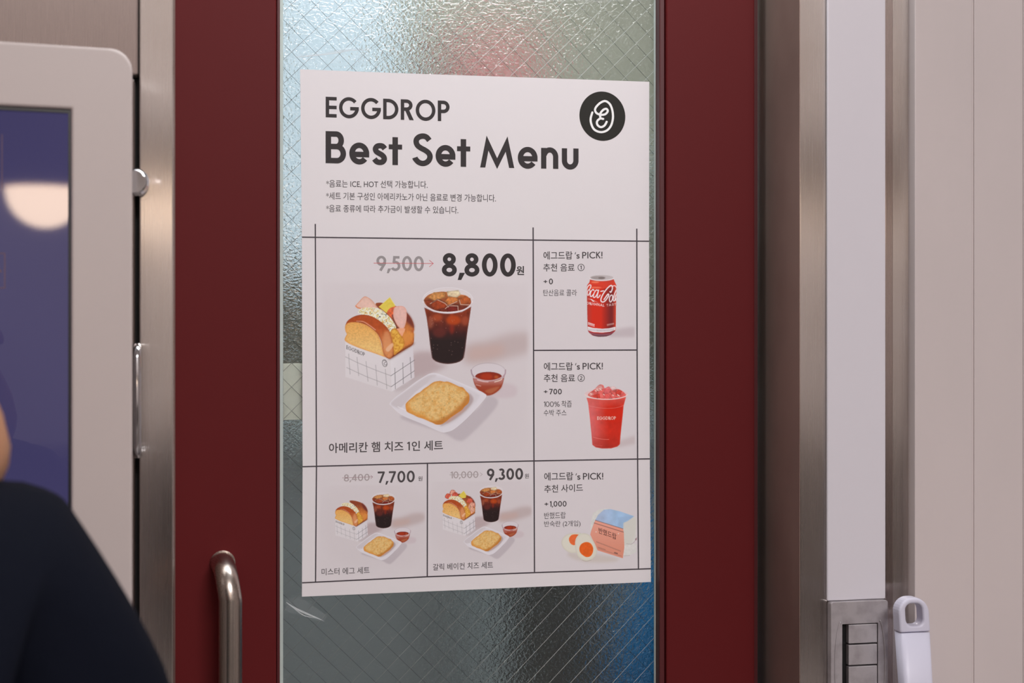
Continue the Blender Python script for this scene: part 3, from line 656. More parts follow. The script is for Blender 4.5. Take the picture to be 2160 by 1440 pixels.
    for q, c in ((((190, 215), (260, 150), (400, 155), (395, 215), (270, 255)), (186, 128, 74)), (((440, 205), (540, 215), (560, 255), (430, 305), (395, 260)), (192, 116, 62)), (((575, 240), (640, 195), (705, 225), (712, 280), (590, 305)), (166, 84, 44)), (((215, 300), (300, 245), (400, 280), (420, 330), (280, 370)), (150, 62, 32)), (((410, 345), (440, 315), (550, 320), (555, 375), (430, 380)), (112, 36, 30)), (((415, 140), (560, 125), (590, 180), (540, 215), (430, 200)), (208, 188, 156)), (((150, 250), (200, 240), (260, 270), (190, 320)), (126, 54, 34))):
        p.poly(Cu(*q), c, .95, smooth=False, edge=tuple(v * .78 for v in c), ed=1.8, tex=.25)
    for q in (((215, 290), (300, 240), (395, 285), (440, 330)), ((570, 245), (585, 300), (700, 305)), ((400, 350), (440, 315), (552, 318), (556, 375)), ((195, 335), (260, 375)), ((540, 265), (440, 310))): p.line(Cu(*q), 1.5, (214, 184, 168), .8)
    for q in (((240, 275), (310, 232), (420, 285)), ((420, 320), (500, 295), (560, 312))): p.line(Cu(*q), 1.3, (60, 30, 30), .7)
    p.line(Cu(*ell(430, 250, 298, 152, 5, 175)), 3.2, (212, 202, 207), .95); p.line(Cu(*ell(430, 258, 298, 152, 10, 170)), .8, (150, 122, 124), .5)
    p.line(Cu(*ell(430, 245, 305, 150, 185, 355)), 1.4, (214, 206, 211), .9)
    # little glass bowl of sauce
    p.poly(Cu((760, 1250), (1100, 1250), (1260, 1300), (1230, 1420), (940, 1430), (860, 1380)), (190, 174, 180), .8, soft=3)
    p.poly(Cu(*ell(922, 1118, 214, 104)), (200, 190, 196), .8, smooth=False)
    p.poly(Cu((735, 1180), (770, 1200), (1080, 1200), (1115, 1170), (1095, 1270), (1050, 1340), (965, 1395), (890, 1400), (800, 1335), (752, 1265)), vgrad(797, (186, 140, 142), 815, (148, 64, 44)), edge=(142, 66, 50), ed=1.6)
    p.poly(Cu((770, 1300), (900, 1330), (1080, 1280), (1040, 1345), (960, 1392), (890, 1396), (805, 1335)), (142, 56, 34), .8, soft=1.5); p.poly(Cu((880, 1350), (980, 1310), (1060, 1300), (960, 1380)), (172, 104, 72), .7, soft=1.2)
    p.poly(Cu(*ell(924, 1176, 162, 58)), (134, 44, 28), edge=(104, 34, 28), ed=1.5); p.poly(Cu(*ell(900, 1175, 70, 40)), (164, 52, 26), .8, soft=1.5)
    p.poly(Cu(*ell(1020, 1180, 26, 18)), (176, 88, 44), .8, soft=1)
    p.line(Cu(*ell(922, 1122, 200, 105, 20, 160)), 3.0, (194, 164, 168), .85); p.line(Cu(*ell(922, 1110, 206, 100, 185, 355)), 1.0, (160, 146, 154), .7)
    p.line(Cu((714, 1095), (722, 1140), (745, 1180)), 2.6, (146, 122, 134), .85, smooth=True); p.line(Cu((1130, 1095), (1126, 1140), (1100, 1185)), 2.6, (160, 132, 144), .85, smooth=True)
    p.line(Cu((790, 1215), (860, 1235), (920, 1240)), 1.6, (222, 200, 200), .8, smooth=True); p.line(Cu((1000, 1240), (1060, 1222), (1085, 1205)), 2.0, (222, 208, 196), .8, smooth=True); p.line(Cu((775, 1275), (830, 1290)), 1.4, (214, 180, 176), .7)
    # tray with the hash brown
    p.poly(Tr((320, 950), (1000, 1210), (1230, 1330), (1400, 1270), (1860, 770), (1690, 640), (1400, 900)), (178, 167, 173), .95, soft=2.2)
    p.poly(Tr((165, 745), (250, 655), (380, 560), (560, 420), (700, 330), (800, 278), (900, 275), (1050, 330), (1530, 530), (1650, 590), (1682, 635), (1600, 745), (1380, 980), (1180, 1150), (1060, 1198), (960, 1195), (700, 1080), (350, 930), (190, 790)), (206, 199, 206), edge=(212, 206, 212), ed=1.2)
    p.poly(Tr((185, 740), (390, 575), (700, 350), (830, 300), (900, 320), (760, 430), (560, 580), (420, 740), (330, 820), (260, 810)), (190, 180, 185), .95, soft=1.2)
    p.poly(Tr((900, 320), (1500, 570), (1560, 660), (1300, 950), (1050, 1100), (900, 1085), (420, 860), (430, 740), (700, 520)), (197, 189, 195), .9, soft=2)
    p.poly(Tr((1400, 590), (1470, 650), (1465, 730), (1360, 860), (1200, 990), (1050, 1070), (960, 1090), (1200, 900), (1380, 720)), (166, 148, 150), .95, soft=1.5); p.poly(Tr((1400, 800), (1200, 960), (1060, 1060), (1100, 960)), (196, 140, 120), .5, soft=1.5)
    p.line(Tr((290, 800), (560, 920), (900, 1085)), 1.6, (216, 211, 216), .9)
    hb = Tr((415, 762), (455, 710), (520, 655), (580, 605), (640, 572), (700, 520), (762, 480), (800, 450), (850, 417), (900, 402), (962, 397), (1020, 408), (1070, 405), (1130, 425), (1200, 458), (1260, 485), (1312, 498), (1345, 530), (1372, 562), (1400, 590), (1417, 642), (1405, 735), (1340, 800), (1300, 850), (1220, 905), (1150, 952), (1100, 990), (1050, 1032), (980, 1076), (900, 1082), (840, 1055), (780, 1030), (690, 990), (600, 962), (530, 925), (470, 900), (430, 870), (418, 820))
    def brown(U, V):
        n = fbm(U / 6, V / 6, 31); q = fbm(U / 2.2, V / 2.2, 44, 3); c = mix((211, 174, 116), (203, 152, 86), (n - .44) * 3); c = c * (1 + .16 * (q - .5))[..., None]
        return c * (1 - np.clip((fbm(U / 3.2, V / 3.2, 90, 2) - .80) * 3, 0, .25))[..., None]
    m = p.poly(hb, brown, edge=(194, 120, 48), ed=4.2)
    p.poly(Tr((1420, 640), (1400, 735), (1300, 850), (1150, 952), (980, 1076), (900, 1082), (780, 1030), (900, 1020), (1080, 930), (1280, 760), (1360, 640)), (168, 96, 34), .65, soft=2.2, clip=m)
    p.poly(Tr((415, 762), (420, 850), (780, 1030), (760, 970), (520, 860), (470, 760)), (206, 130, 50), .55, soft=2, clip=m)

p = Paint(670, 588, 1123, 968, 1.0); meal(p, 'ham'); p.build('printed_meal_picture', 'printed ham and cheese sandwich meal', 18)
p = Paint(672, 1020, 900, 1204, .75, lambda x, y: (364.9 + .47 * x, 757.5 + .465 * y - .02 * (.47 * x - 100 - 320)), .47); meal(p, 'egg'); p.build('printed_meal_picture', 'printed egg sandwich meal')
p = Paint(905, 1012, 1125, 1196, .75, lambda x, y: (590.9 + .471 * x, 735.5 + .477 * y - .02 * (.471 * x - 420)), .47); meal(p, 'bacon'); p.build('printed_meal_picture', 'printed bacon and cheese sandwich meal')

# red drink can
Ca = conv(1220, 570, 9.6)
p = Paint(1222, 572, 1342, 722, .7)
p.poly(Ca((680, 1230), (900, 1170), (1150, 1150), (1175, 1240), (1160, 1340), (800, 1350), (620, 1340)), (182, 169, 174), .95, soft=3)
can = Ca((235, 190), (225, 240), (180, 300), (172, 340), (178, 800), (188, 1210), (215, 1260), (290, 1320), (400, 1345), (560, 1340), (660, 1305), (735, 1240), (757, 1200), (768, 300), (735, 230), (715, 180), (560, 200), (400, 205))
def cancol(U, V):
    t = (U - 1238) / 62
    c = mix((168, 58, 52), (196, 44, 28), t * 5); c = mix(c.reshape(-1, 3), (116, 36, 36), (t.ravel() - .48) * 3.2).reshape(c.shape); c = mix(c.reshape(-1, 3), (190, 62, 44), (t.ravel() - .86) * 9).reshape(c.shape); return c
cm = p.poly(can, cancol, smooth=False)
p.poly(Ca((235, 190), (225, 240), (180, 300), (200, 370), (500, 372), (760, 330), (768, 300), (735, 230), (715, 180)), (206, 62, 44), .85, soft=.6, smooth=False, clip=cm)
p.poly(Ca(*ell(340, 240, 80, 18)), (226, 130, 96), .8, soft=.8, clip=cm); p.poly(Ca(*ell(350, 350, 120, 16)), (226, 120, 90), .8, soft=.8, clip=cm); p.line(Ca((190, 280), (240, 300), (500, 320)), .8, (160, 40, 34), .5, clip=cm)
p.poly(Ca(*ell(474, 145, 245, 56)), (178, 168, 170), smooth=False, edge=(206, 198, 202), ed=1.0); p.poly(Ca(*ell(400, 150, 150, 34)), (142, 130, 130), .8, soft=.8); p.poly(Ca(*ell(470, 155, 68, 22)), (116, 104, 102), .9, soft=.5); p.line(Ca(*ell(474, 152, 245, 56, 10, 170)), 1.6, (212, 204, 207)); p.line(Ca(*ell(474, 172, 245, 52, 15, 165)), .7, (150, 90, 88), .7)
wc = (224, 212, 216)
def scr(pts, w): p.line(Ca(*pts), w, wc, .95, smooth=True, clip=cm)
scr(((235, 370), (255, 310), (225, 295), (185, 340), (165, 420)), 2.2); scr(((215, 390), (185, 430), (185, 495), (205, 500), (235, 440), (225, 385)), 2.0)
scr(((315, 405), (290, 390), (250, 440), (240, 510), (265, 530), (310, 480)), 2.4); scr(((400, 410), (360, 400), (315, 470), (305, 540), (340, 540), (385, 470), (410, 400), (380, 540), (410, 545), (440, 500)), 2.3)
scr(((455, 425), (510, 415)), 2.4)
scr(((640, 430), (660, 440), (690, 360), (665, 305), (590, 360), (500, 480), (455, 590), (480, 640), (540, 620), (610, 520), (600, 480), (540, 560), (520, 590)), 2.6)
scr(((690, 320), (740, 310), (770, 350)), 1.6); scr(((665, 500), (635, 540), (630, 610), (655, 640), (690, 580), (690, 510), (665, 500)), 2.2); scr(((765, 400), (725, 500), (705, 590), (725, 620), (760, 570)), 2.2); scr(((770, 480), (745, 540), (745, 600), (770, 600)), 2.2)
p.poly(Ca((178, 575), (270, 580), (300, 605), (420, 655), (330, 625), (300, 640), (250, 590)), wc, .95, smooth=False, clip=cm)
a, b = Ca((185, 690), (525, 730)); p.text('ORIGINAL', a[0] - 3.0, a[1] - .6, b[0], b[1] + .3, 5.0, .2, wc, .95, .14, cm); a, b = Ca((570, 728), (790, 700)); p.text('TASTE', a[0], a[1], b[0] + 2, b[1], 4.6, .22, (206, 180, 178), .95, .14, cm)
for k in range(5): p.line(Ca((205 + k * 27, 1055 + k * 9), (208 + k * 27, 1100 + k * 9)), 1.7, wc, .85); p.line(Ca((200 + k * 27, 1062 + k * 9), (222 + k * 27, 1064 + k * 9)), .9, wc, .8)
for k in range(7): p.line(Ca((585 + k * 21, 1088 - k * 4), (588 + k * 21, 1124 - k * 5)), 1.0, (206, 170, 164), .75); p.line(Ca((580 + k * 21, 1104 - k * 4), (598 + k * 21, 1104 - k * 4)), .7, (206, 170, 164), .7)
p.poly(Ca((187, 1135), (300, 1165), (480, 1182), (620, 1172), (752, 1142), (752, 1205), (640, 1245), (480, 1262), (300, 1250), (190, 1212)), (212, 202, 206), smooth=False, clip=cm)
for k in range(22): p.line(Ca((205 + k * 24, 1180 + 22 * math.sin(k / 21 * 3.1)), (212 + k * 24, 1212 + 22 * math.sin(k / 21 * 3.1))), .8, (120, 108, 116), .5 + .3 * (k > 6))
p.poly(Ca((190, 1220), (300, 1262), (480, 1275), (640, 1258), (740, 1225), (700, 1280), (640, 1320), (480, 1350), (330, 1335), (250, 1290)), vgrad(700, (150, 56, 66), 709, (92, 70, 78)), smooth=False, clip=cm); p.line(Ca((240, 1270), (420, 1305), (640, 1290)), .9, (172, 110, 124), .7, smooth=True)
p.build('printed_drink_picture', 'printed red drink can')

# cup of red juice
Ju = conv(1220, 800, 9.0)
p = Paint(1226, 804, 1342, 952, .7)
p.poly(Ju((760, 1180), (1000, 1090), (1105, 1080), (1105, 1200), (900, 1260), (700, 1290)), (186, 171, 174), .9, soft=3)
jb = Ju((155, 345), (185, 450), (215, 700), (245, 1000), (265, 1240), (330, 1290), (450, 1312), (620, 1310), (740, 1275), (790, 1230), (800, 1080), (830, 800), (860, 500), (905, 330), (700, 370), (500, 380), (300, 368))
def jc(U, V):
    c = mix((204, 96, 96), (190, 42, 28), (U - 1250) / 34); c = c.reshape(-1, 3); t = ((V - 838) / 22).ravel(); c = mix(c, (206, 90, 84), 1 - np.clip(t, 0, 1) if False else np.clip(1 - t, 0, 1) * .8); c = mix(c, (150, 44, 36), ((V - 915) / 45).ravel()); return c.reshape(U.shape + (3,))
jm = p.poly(jb, jc, smooth=False, edge=(206, 92, 84), ed=1.2, tex=.06, tsc=9)
p.poly(Ju((500, 560), (820, 540), (800, 800), (560, 800)), (196, 36, 18), .6, soft=3, clip=jm)
p.line(Ju((200, 500), (450, 545), (700, 540), (870, 490)), .9, (216, 140, 134), .6, smooth=True, clip=jm); p.line(Ju((280, 1095), (430, 1132), (580, 1138)), .9, (222, 130, 122), .8, smooth=True, clip=jm); p.line(Ju((300, 1240), (450, 1262)), .7, (222, 120, 116), .5, clip=jm)
p.text('EGGDROP', *Ju((360, 765))[0], *Ju((712, 762))[0], 6.6, .16, (222, 198, 192), .95, .13)
p.poly(Ju(*ell(530, 280, 410, 100)), (210, 180, 182), .85, smooth=False)
p.poly(Ju((180, 290), (300, 190), (400, 100), (470, 110), (500, 160), (580, 135), (640, 180), (780, 190), (890, 270), (880, 320), (700, 362), (500, 372), (300, 350)), (206, 92, 88), tex=.35, tsc=5)
for q, c in ((((300, 190), (380, 105), (450, 110), (465, 170), (390, 230)), (214, 150, 146)), (((500, 165), (580, 140), (620, 200), (560, 290), (480, 260)), (206, 96, 100)), (((590, 140), (680, 130), (750, 180), (640, 210)), (216, 182, 182)), (((700, 240), (770, 195), (830, 220), (800, 300), (720, 300)), (196, 62, 52)), (((260, 300), (400, 270), (420, 350), (300, 345)), (192, 58, 46)), (((460, 280), (560, 260), (640, 330), (480, 360)), (212, 88, 86)), (((190, 270), (260, 240), (300, 290), (220, 320)), (216, 146, 140))): p.poly(Ju(*q), c, .85, smooth=False, edge=tuple(v * .86 for v in c), ed=1.4, tex=.15)
for x, y in ((320, 210), (350, 190), (420, 190), (475, 280), (230, 265), (740, 285), (760, 300), (650, 295), (400, 170)): p.line(Ju((x, y), (x + 20, y + 16)), 1.6, (230, 214, 206), .8)
p.line(Ju(*ell(530, 270, 408, 108, 8, 172)), 1.8, (220, 196, 194), .95); p.line(Ju(*ell(530, 262, 412, 100, 185, 355)), .8, (214, 190, 192), .7)
p.build('printed_drink_picture', 'printed cup of red juice')

# boiled eggs beside a carton
Eg = conv(1170, 1050, 9.6)
p = Paint(1178, 1062, 1345, 1200, .7)
p.poly(Eg((280, 1100), (480, 1120), (900, 1140), (1300, 1240), (1100, 1300), (600, 1290), (300, 1190)), (188, 176, 170), .8, soft=3)
p.poly(Eg((780, 300), (900, 230), (1050, 210), (1250, 260), (1600, 360), (1660, 400), (1690, 480), (1690, 700), (1640, 860), (1560, 920), (1680, 930), (1680, 1080), (1520, 1165), (1390, 1180), (1000, 1000), (720, 650), (740, 460)), (202, 198, 196), smooth=False, tex=.04)
p.poly(Eg((1390, 500), (1640, 400), (1680, 480), (1640, 700), (1560, 900), (1400, 930)), (196, 192, 186), .9, soft=1.5); p.line(Eg((1455, 925), (1560, 930), (1640, 850), (1690, 760)), .9, (150, 140, 140), .7, smooth=True); p.line(Eg((1400, 1172), (1520, 1160)), .8, (150, 140, 140), .7); p.poly(Eg((1630, 830), (1690, 765), (1690, 830), (1640, 860)), (120, 70, 82), .9, smooth=False)
p.poly(Eg((820, 450), (880, 340), (1000, 235), (1130, 225), (1320, 270), (1605, 368), (1470, 470), (1390, 500), (1385, 620)), lambda U, V: mix((166, 178, 206), (150, 176, 208), (U - 1260) / 40), smooth=False, tex=.08, tsc=12)
p.poly(Eg((1290, 400), (1600, 370), (1400, 500), (1385, 600), (1280, 560), (1300, 470)), (140, 164, 196), .6, soft=1.5)
p.poly(Eg((820, 448), (1385, 620), (1400, 700), (1412, 1000), (1380, 1220), (870, 1060), (720, 740), (740, 660)), lambda U, V: mix((216, 150, 134), (204, 134, 114), (V - 1100) / 60), smooth=False, edge=(206, 138, 120), ed=1.0)
p.line(Eg((822, 448), (1385, 622)), .9, (84, 74, 84), .9); p.line(Eg((798, 505), (1392, 690)), 1.0, (92, 62, 64), .9)
p.line(Eg((880, 985), (1380, 1215)), .5, (130, 80, 76), .0)
for k in range(16): x = 850 + k * 31; p.line(Eg((x, 880 + k * 12), (x + 14, 900 + k * 12)), 1.0, (96, 70, 68), .6)
for k in range(24): x = 880 + k * 20; p.line(Eg((x, 1020 + k * 6.6), (x + 12, 1024 + k * 6.6)), .7, (110, 74, 70), .6)
for k in range(18): x = 870 + k * 9; p.line(Eg((x, 990 + k * 3), (x + 6, 1000 + k * 3)), .7, (110, 74, 70), .5)
p.poly(Eg((1205, 1095), (1280, 1115), (1275, 1135), (1205, 1115)), (84, 60, 60), .8, smooth=False)
for x, y in ((838, 685), (1292, 720)): p.line(Eg((x - 12, y), (x + 12, y)), .8, (226, 206, 196), .9); p.line(Eg((x, y - 14), (x, y + 14)), .8, (226, 206, 196), .9)
def egg(pts, yolk, ycol):
    p.poly(Eg(*pts), (205, 199, 188), edge=(190, 182, 172), ed=2.2); p.poly(Eg(*yolk), ycol, edge=(218, 122, 56), ed=1.0, tex=.06)
egg(((135, 900), (180, 790), (280, 725), (420, 705), (540, 730), (520, 1000), (440, 1105), (300, 1105), (180, 1020)), ((288, 830), (340, 750), (440, 735), (500, 760), (480, 900), (400, 955), (320, 920)), (214, 100, 56))
egg(((412, 900), (440, 800), (500, 735), (590, 712), (690, 740), (760, 830), (830, 960), (860, 1080), (820, 1180), (740, 1250), (640, 1275), (560, 1250), (470, 1180), (425, 1060)), ((500, 1010), (540, 930), (640, 890), (730, 920), (780, 1010), (770, 1110), (720, 1180), (640, 1195), (560, 1150), (510, 1090)), (212, 92, 36))
p.line(Eg((425, 840), (480, 760), (560, 720)), .8, (196, 214, 190), .6, smooth=True); p.line(Eg((560, 1258), (640, 1278), (740, 1255)), 1.0, (158, 144, 132), .7, smooth=True)
p.build('printed_side_picture', 'printed halved eggs and carton')
bt = Print()
v, f = hangul('반했드랍', .008); v = np.array(v); u = (v - v.min(0)) / (v.max(0) - v.min(0))
a, b = Eg((890, 712), (1250, 822)); hh = 12.6
bt.add([(a[0] + q[0] * (b[0] - a[0]), a[1] + q[0] * (b[1] + 2.6 - a[1]) - q[1] * hh) for q in u], f).build('carton_lettering', ink_mat('brown_ink', (86, 52, 48)), .00007)

# ------------------------------------------------------------------ clear tape and the cream label on the pane
M_tape = mat('clear_tape', (225, 232, 234), 0.2, 0, 0.2)
M_tape.node_tree.nodes['Principled BSDF'].inputs['Alpha'].default_value = 0.03
add_bump(M_tape, (60, 60, 400), 0.6, 0.002, 2.0)
M_crease = mat('creased_tape', (236, 241, 243), 0.2, 0, 0.6); M_crease.node_tree.nodes['Principled BSDF'].inputs['Alpha'].default_value = 0.4
def tape(quad, ridges, label):
    v = [W(x, y, YG - 0.0007) for x, y in quad]
    n = len(v); o = mesh_obj('adhesive_tape', v + [q + Vector((0, 0.0002, 0)) for q in v], [tuple(range(n)), tuple(range(2 * n - 1, n - 1, -1))] + [(i, (i + 1) % n, n + (i + 1) % n, n + i) for i in range(n)], M_tape, origin=v[0])
    tag(o, label, 'tape')
    for rd, w in ridges:
        q, f = ribbon(catmull(rd, 6), w); q = [np.array(z_) for z_ in q]
        h = len(q) // 2
        for i in range(h):       # taper the crease to its ends
            k = 0.12 + 0.88 * math.sin(math.pi * (i + .5) / h); mid = (q[i] + q[h + i]) / 2; q[i] = mid + (q[i] - mid) * k; q[h + i] = mid + (q[h + i] - mid) * k
        c = mesh_obj('crease', [W(a[0], a[1], YG - 0.0012) for a in q], f, M_crease, o, origin=v[0])
        sm = c.modifiers.new('solid', 'SOLIDIFY'); sm.thickness = 0.0002
tape([(618, 113), (780, 98), (783, 140), (632, 143)], [([(622, 121), (660, 117), (700, 113), (738, 107)], 2.6), ([(680, 113), (730, 106), (778, 106)], 1.6)], 'clear tape strip at the upper left corner of the menu poster')
tape([(601, 1262), (634, 1259), (690, 1298), (684, 1312), (604, 1290)], [([(604, 1270), (622, 1282), (650, 1295), (681, 1308)], 4.2), ([(612, 1276), (640, 1297), (668, 1303)], 1.6)], 'creased clear tape at the lower left corner of the menu poster')
M_cream = mat('cream_paper', (240, 240, 226), 0.6, 0, 0.3)
a, b = W(560, 766, YG + 0.0065), W(700, 884, YG + 0.0065)
o = box('paper_label', sl1 + 0.0005, b.x, YG + 0.0068, YG + 0.0072, b.z, a.z, M_cream)
tag(o, 'cream paper label behind the glass at the left edge of the menu poster', 'label')

# ------------------------------------------------------------------ steel cabinet on the left
cx1 = X(287, YF); cab = empty('steel_cabinet', (cx1 - 0.4, YF, 0)); tag(cab, 'brushed steel cabinet behind the white touch screen kiosk', 'cabinet')
zs = Z(160, YF, 288)
box('cabinet_body', cx1 - 0.8, cx1 + 0.0005, YF + 0.022, YF + 0.55, 0.02, 2.1, M_dark, cab)
box('upper_panel', cx1 - 0.8, xl0 - 0.0014, YF, YF + 0.0192, zs + 0.0008, 2.1, M_cab, cab, bevel=0.002)
box('cabinet_door', cx1 - 0.8, X(286, YF) - 0.0012, YF, YF + 0.02, 0.1, zs - 0.0012, M_cab, cab, bevel=0.004, seg=3)
box('plinth', cx1 - 0.79, cx1 - 0.01, YF + 0.012, YF + 0.04, 0.0, 0.095, M_dark, cab)
k0 = W(286, 388, YF); bm = bmesh.new()
bm_tube(bm, [(k0.x, YF + 0.0005, k0.z), (k0.x, YF - 0.012, k0.z), (k0.x, YF - 0.0121, k0.z), (k0.x, YF - 0.02, k0.z), (k0.x, YF - 0.024, k0.z)], [0.0085, 0.0085, 0.0145, 0.0145, 0.012], 24)
from_bm('lock_knob', bm, M_chrome, cab, smooth=False, bevel=0.001)
h0, h1 = W(289, 732, YF - .02), W(289, 960, YF - .02)
tube('bar_handle', [(h0.x, YF + 0.0005, h0.z), (h0.x, YF - 0.012, h0.z), (h0.x, YF - 0.019, h0.z - 0.003), (h0.x, YF - 0.022, h0.z - 0.01), (h1.x, YF - 0.022, h1.z + 0.01), (h1.x, YF - 0.019, h1.z + 0.003), (h1.x, YF - 0.012, h1.z), (h1.x, YF + 0.0005, h1.z)], 0.0042, M_chrome, cab, 14)
box('filler_strip', cx1 + 0.0008, xl0 - 0.0005, YF + 0.02, YF + 0.06, 0.0, 3.6, M_dark).name = 'trim_4'
struct(bpy.data.objects['trim_4'])
struct(box('wall_left', -3.28, -3.2, -5.3, 3.0, 0.0, 3.6, M_plaster))

# ------------------------------------------------------------------ touch screen kiosk (its face turned a few degrees)
PHI = R(6.5); KA = Vector((math.cos(PHI), math.sin(PHI), 0)); KN = Vector((math.sin(PHI), -math.cos(PHI), 0))
k_or = W(278, 700, -0.195)
def K(px, py):
    r = ray(px, py); t = (k_or - CAMP).dot(KN) / r.dot(KN); q = CAMP + r * t - k_or
    return q.dot(KA), q.z
kiosk = empty('ordering_kiosk', (k_or.x, k_or.y, 0)); tag(kiosk, 'white framed touch screen ordering kiosk showing a blue violet screen', 'kiosk')
kiosk.rotation_euler.z = PHI
def kpart(bm, name, m, parent=None, bevel=0, seg=3):
    o = from_bm(name, bm, m, None, bevel=bevel, seg=seg); o.parent = parent or kiosk
    return o
zt = K(240, 103)[1]; x_r = K(279, 700)[0]; kw = 0.56; kh = 0.98
zt += k_or.z
M_screen = mat('lit_screen', (20, 19, 34), 0.03, 0, 0.5, (52, 48, 98), 0.5)
def gradscreen(m):
    N, L, b = nodes(m); tc = N.new('ShaderNodeTexCoord'); nz = N.new('ShaderNodeTexNoise'); nz.inputs['Scale'].default_value = 5; nz.inputs['Detail'].default_value = 1
    cr = N.new('ShaderNodeValToRGB'); cr.color_ramp.elements[0].color = (*lin((64, 60, 100)), 1); cr.color_ramp.elements[1].color = (*lin((76, 71, 112)), 1)
    L.new(tc.outputs['Object'], nz.inputs['Vector']); L.new(nz.outputs['Fac'], cr.inputs['Fac']); L.new(cr.outputs['Color'], b.inputs['Emission Color'])
gradscreen(M_screen)
sxr, szt = K(150, 231); szt += k_or.z
bm = bmesh.new(); o_ = rrect(x_r - kw, x_r, zt - kh, zt, 0.021, 8)
hx0, hx1, hz0, hz1 = x_r - kw + (x_r - sxr), sxr, zt - kh + 0.08, szt
hole = rrect(hx0, hx1, hz0, hz1, 0.0006, 8); bm_prism(bm, o_, -0.004, 0.03, hole)
kpart(bm, 'bezel', M_bezel, None, 0.0035, 4)
bm = bmesh.new(); bm_prism(bm, rrect(hx0 + .0003, hx1 - .0003, hz0 + .0003, hz1 - .0003, 0.0005), 0.0, 0.004, rrect(hx0 + .0042, hx1 - .0026, hz0 + .0035, hz1 - .0035, 0.0005)); kpart(bm, 'screen_border', M_black)
bm = bmesh.new(); bm_box(bm, hx0 + 0.0003, hx1 - 0.0003, 0.0042, 0.012, hz0 + 0.0003, hz1 - 0.0003); scr_ = kpart(bm, 'screen', M_screen)
M_ui = mat('screen_outline', (92, 62, 66), 0.3, 0, 0.5, (110, 74, 70), .12)
def uiline(pts, w, name):
    q = [K(x, y) for x, y in pts]; q = [(a, z + k_or.z) for a, z in q]; v, f = ribbon(q, w)
    o = mesh_obj(name, [(a, 0.0038, z) for a, z in v], f, M_ui); o.parent = scr_; return o
uiline([(-60, 531), (10, 534), (10, 607), (-60, 606)], 0.0008, 'icon_frame')
uiline([(-12, 570), (2, 572), (-3, 566)], 0.0012, 'arrow_icon')
uiline([(4, 282), (4, 398)], 0.0006, 'screen_rule')
bm = bmesh.new(); bm_box(bm, x_r - kw + 0.03, x_r - 0.03, 0.0305, 0.06, zt - kh + 0.03, zt - 0.03); kpart(bm, 'housing', M_bezel, None, 0.006)
bm = bmesh.new(); bm_box(bm, x_r - kw / 2 - 0.09, x_r - kw / 2 + 0.09, 0.0605, 0.066, 0.03, zt - 0.3); kpart(bm, 'stand_post', M_bezel, None, 0.002)
bm = bmesh.new(); bm_box(bm, x_r - kw / 2 - 0.2, x_r - kw / 2 + 0.2, -0.03, 0.068, 0.0, 0.0295); kpart(bm, 'stand_base', M_bezel, None, 0.006)

# ------------------------------------------------------------------ right hand side: trunking, switch, mop
yT = YF - 0.0005
a, b = W(1745, 0, yT - .004), W(1868, 0, yT - .004)
zsw = Z(1268, yT - .008, 1810)
tr = empty('cable_trunking', ((a.x + b.x) / 2, yT, 0)); tag(tr, 'white plastic cable trunking running up the steel post above the switch', 'trunking')
box('cover', a.x, b.x, yT - 0.0045, yT - 0.0005, zsw + 0.001, 3.58, M_white, tr, bevel=0.0015, seg=3)
box('backing', a.x + 0.002, b.x - 0.002, yT - 0.0003, yT, zsw + 0.001, 3.58, M_white, tr)
yS = YF - 0.011
a, b = W(1753, 1270, yS), W(1873, 1268, yS)
zb = a.z - 0.125
sw = empty('light_switch', ((a.x + b.x) / 2, YF, (a.z + zb) / 2)); tag(sw, 'silver grey switch plate with a column of rocker buttons below the white trunking', 'switch')
ul, lr = W(1777, 1315, yS), W(1852, 1315, yS)
bz = [W(1815, y, yS).z for y in (1315, 1357.5, 1403, 1449, 1495)]
bm = bmesh.new(); n8 = 4
bm_prism(bm, rrect(a.x, b.x, zb, a.z, 0.003, n8), yS, yS + 0.010, rrect(ul.x, lr.x, bz[4], bz[0], 0.0006, n8)); from_bm('plate', bm, M_switch, sw, bevel=0.0012, seg=3)
box('recess', ul.x + 0.0002, lr.x - 0.0002, yS + 0.0075, yS + 0.0098, bz[4] + .0002, bz[0] - .0002, M_black, sw)
bl = W(1790, 1340, yS).x
for i in range(4): box('rocker_button', bl, lr.x - 0.0012, yS - 0.0004, yS + 0.0073, bz[i + 1] + 0.0009, bz[i] - 0.0009, M_switch, sw, bevel=0.0006)
cx_, cz_ = (ul.x + lr.x) / 2, (bz[0] + bz[4]) / 2
def oval_trim(s_):
    pts = [(cx_ + s_ * (0.0225 + 0.0085 * math.sqrt(max(0, 1 - ((zz - cz_) / 0.053) ** 2))) , yS - 0.0002, zz) for zz in [cz_ + 0.052 * math.cos(math.pi * k / 16) for k in range(17)]]
    tube('oval_ridge', pts, 0.0011, M_switch, sw, 8)
oval_trim(-1); oval_trim(1)
M_mop = mat('white_handle_plastic', (208, 206, 222), 0.4, 0, 0.4)
yM = YF - 0.045
mt = W(1918, 1258, yM); ml, mr = W(1887, 1290, yM), W(1951, 1290, yM)
hw = (mr.x - ml.x) / 2; mcx = (ml.x + mr.x) / 2
mop = empty('floor_mop', (mcx + 0.03, yM, 0)); tag(mop, 'white plastic mop handle with a hanging hole leaning by the switch', 'mop')
lean = lambda z: (mt.z - z) * 0.07
bm = bmesh.new(); zj = W(1920, 1331, yM).z
hl = rrect(-hw * 0.56, hw * 0.56, -0.0315, -0.0065, hw * .42, 8)
o1 = []
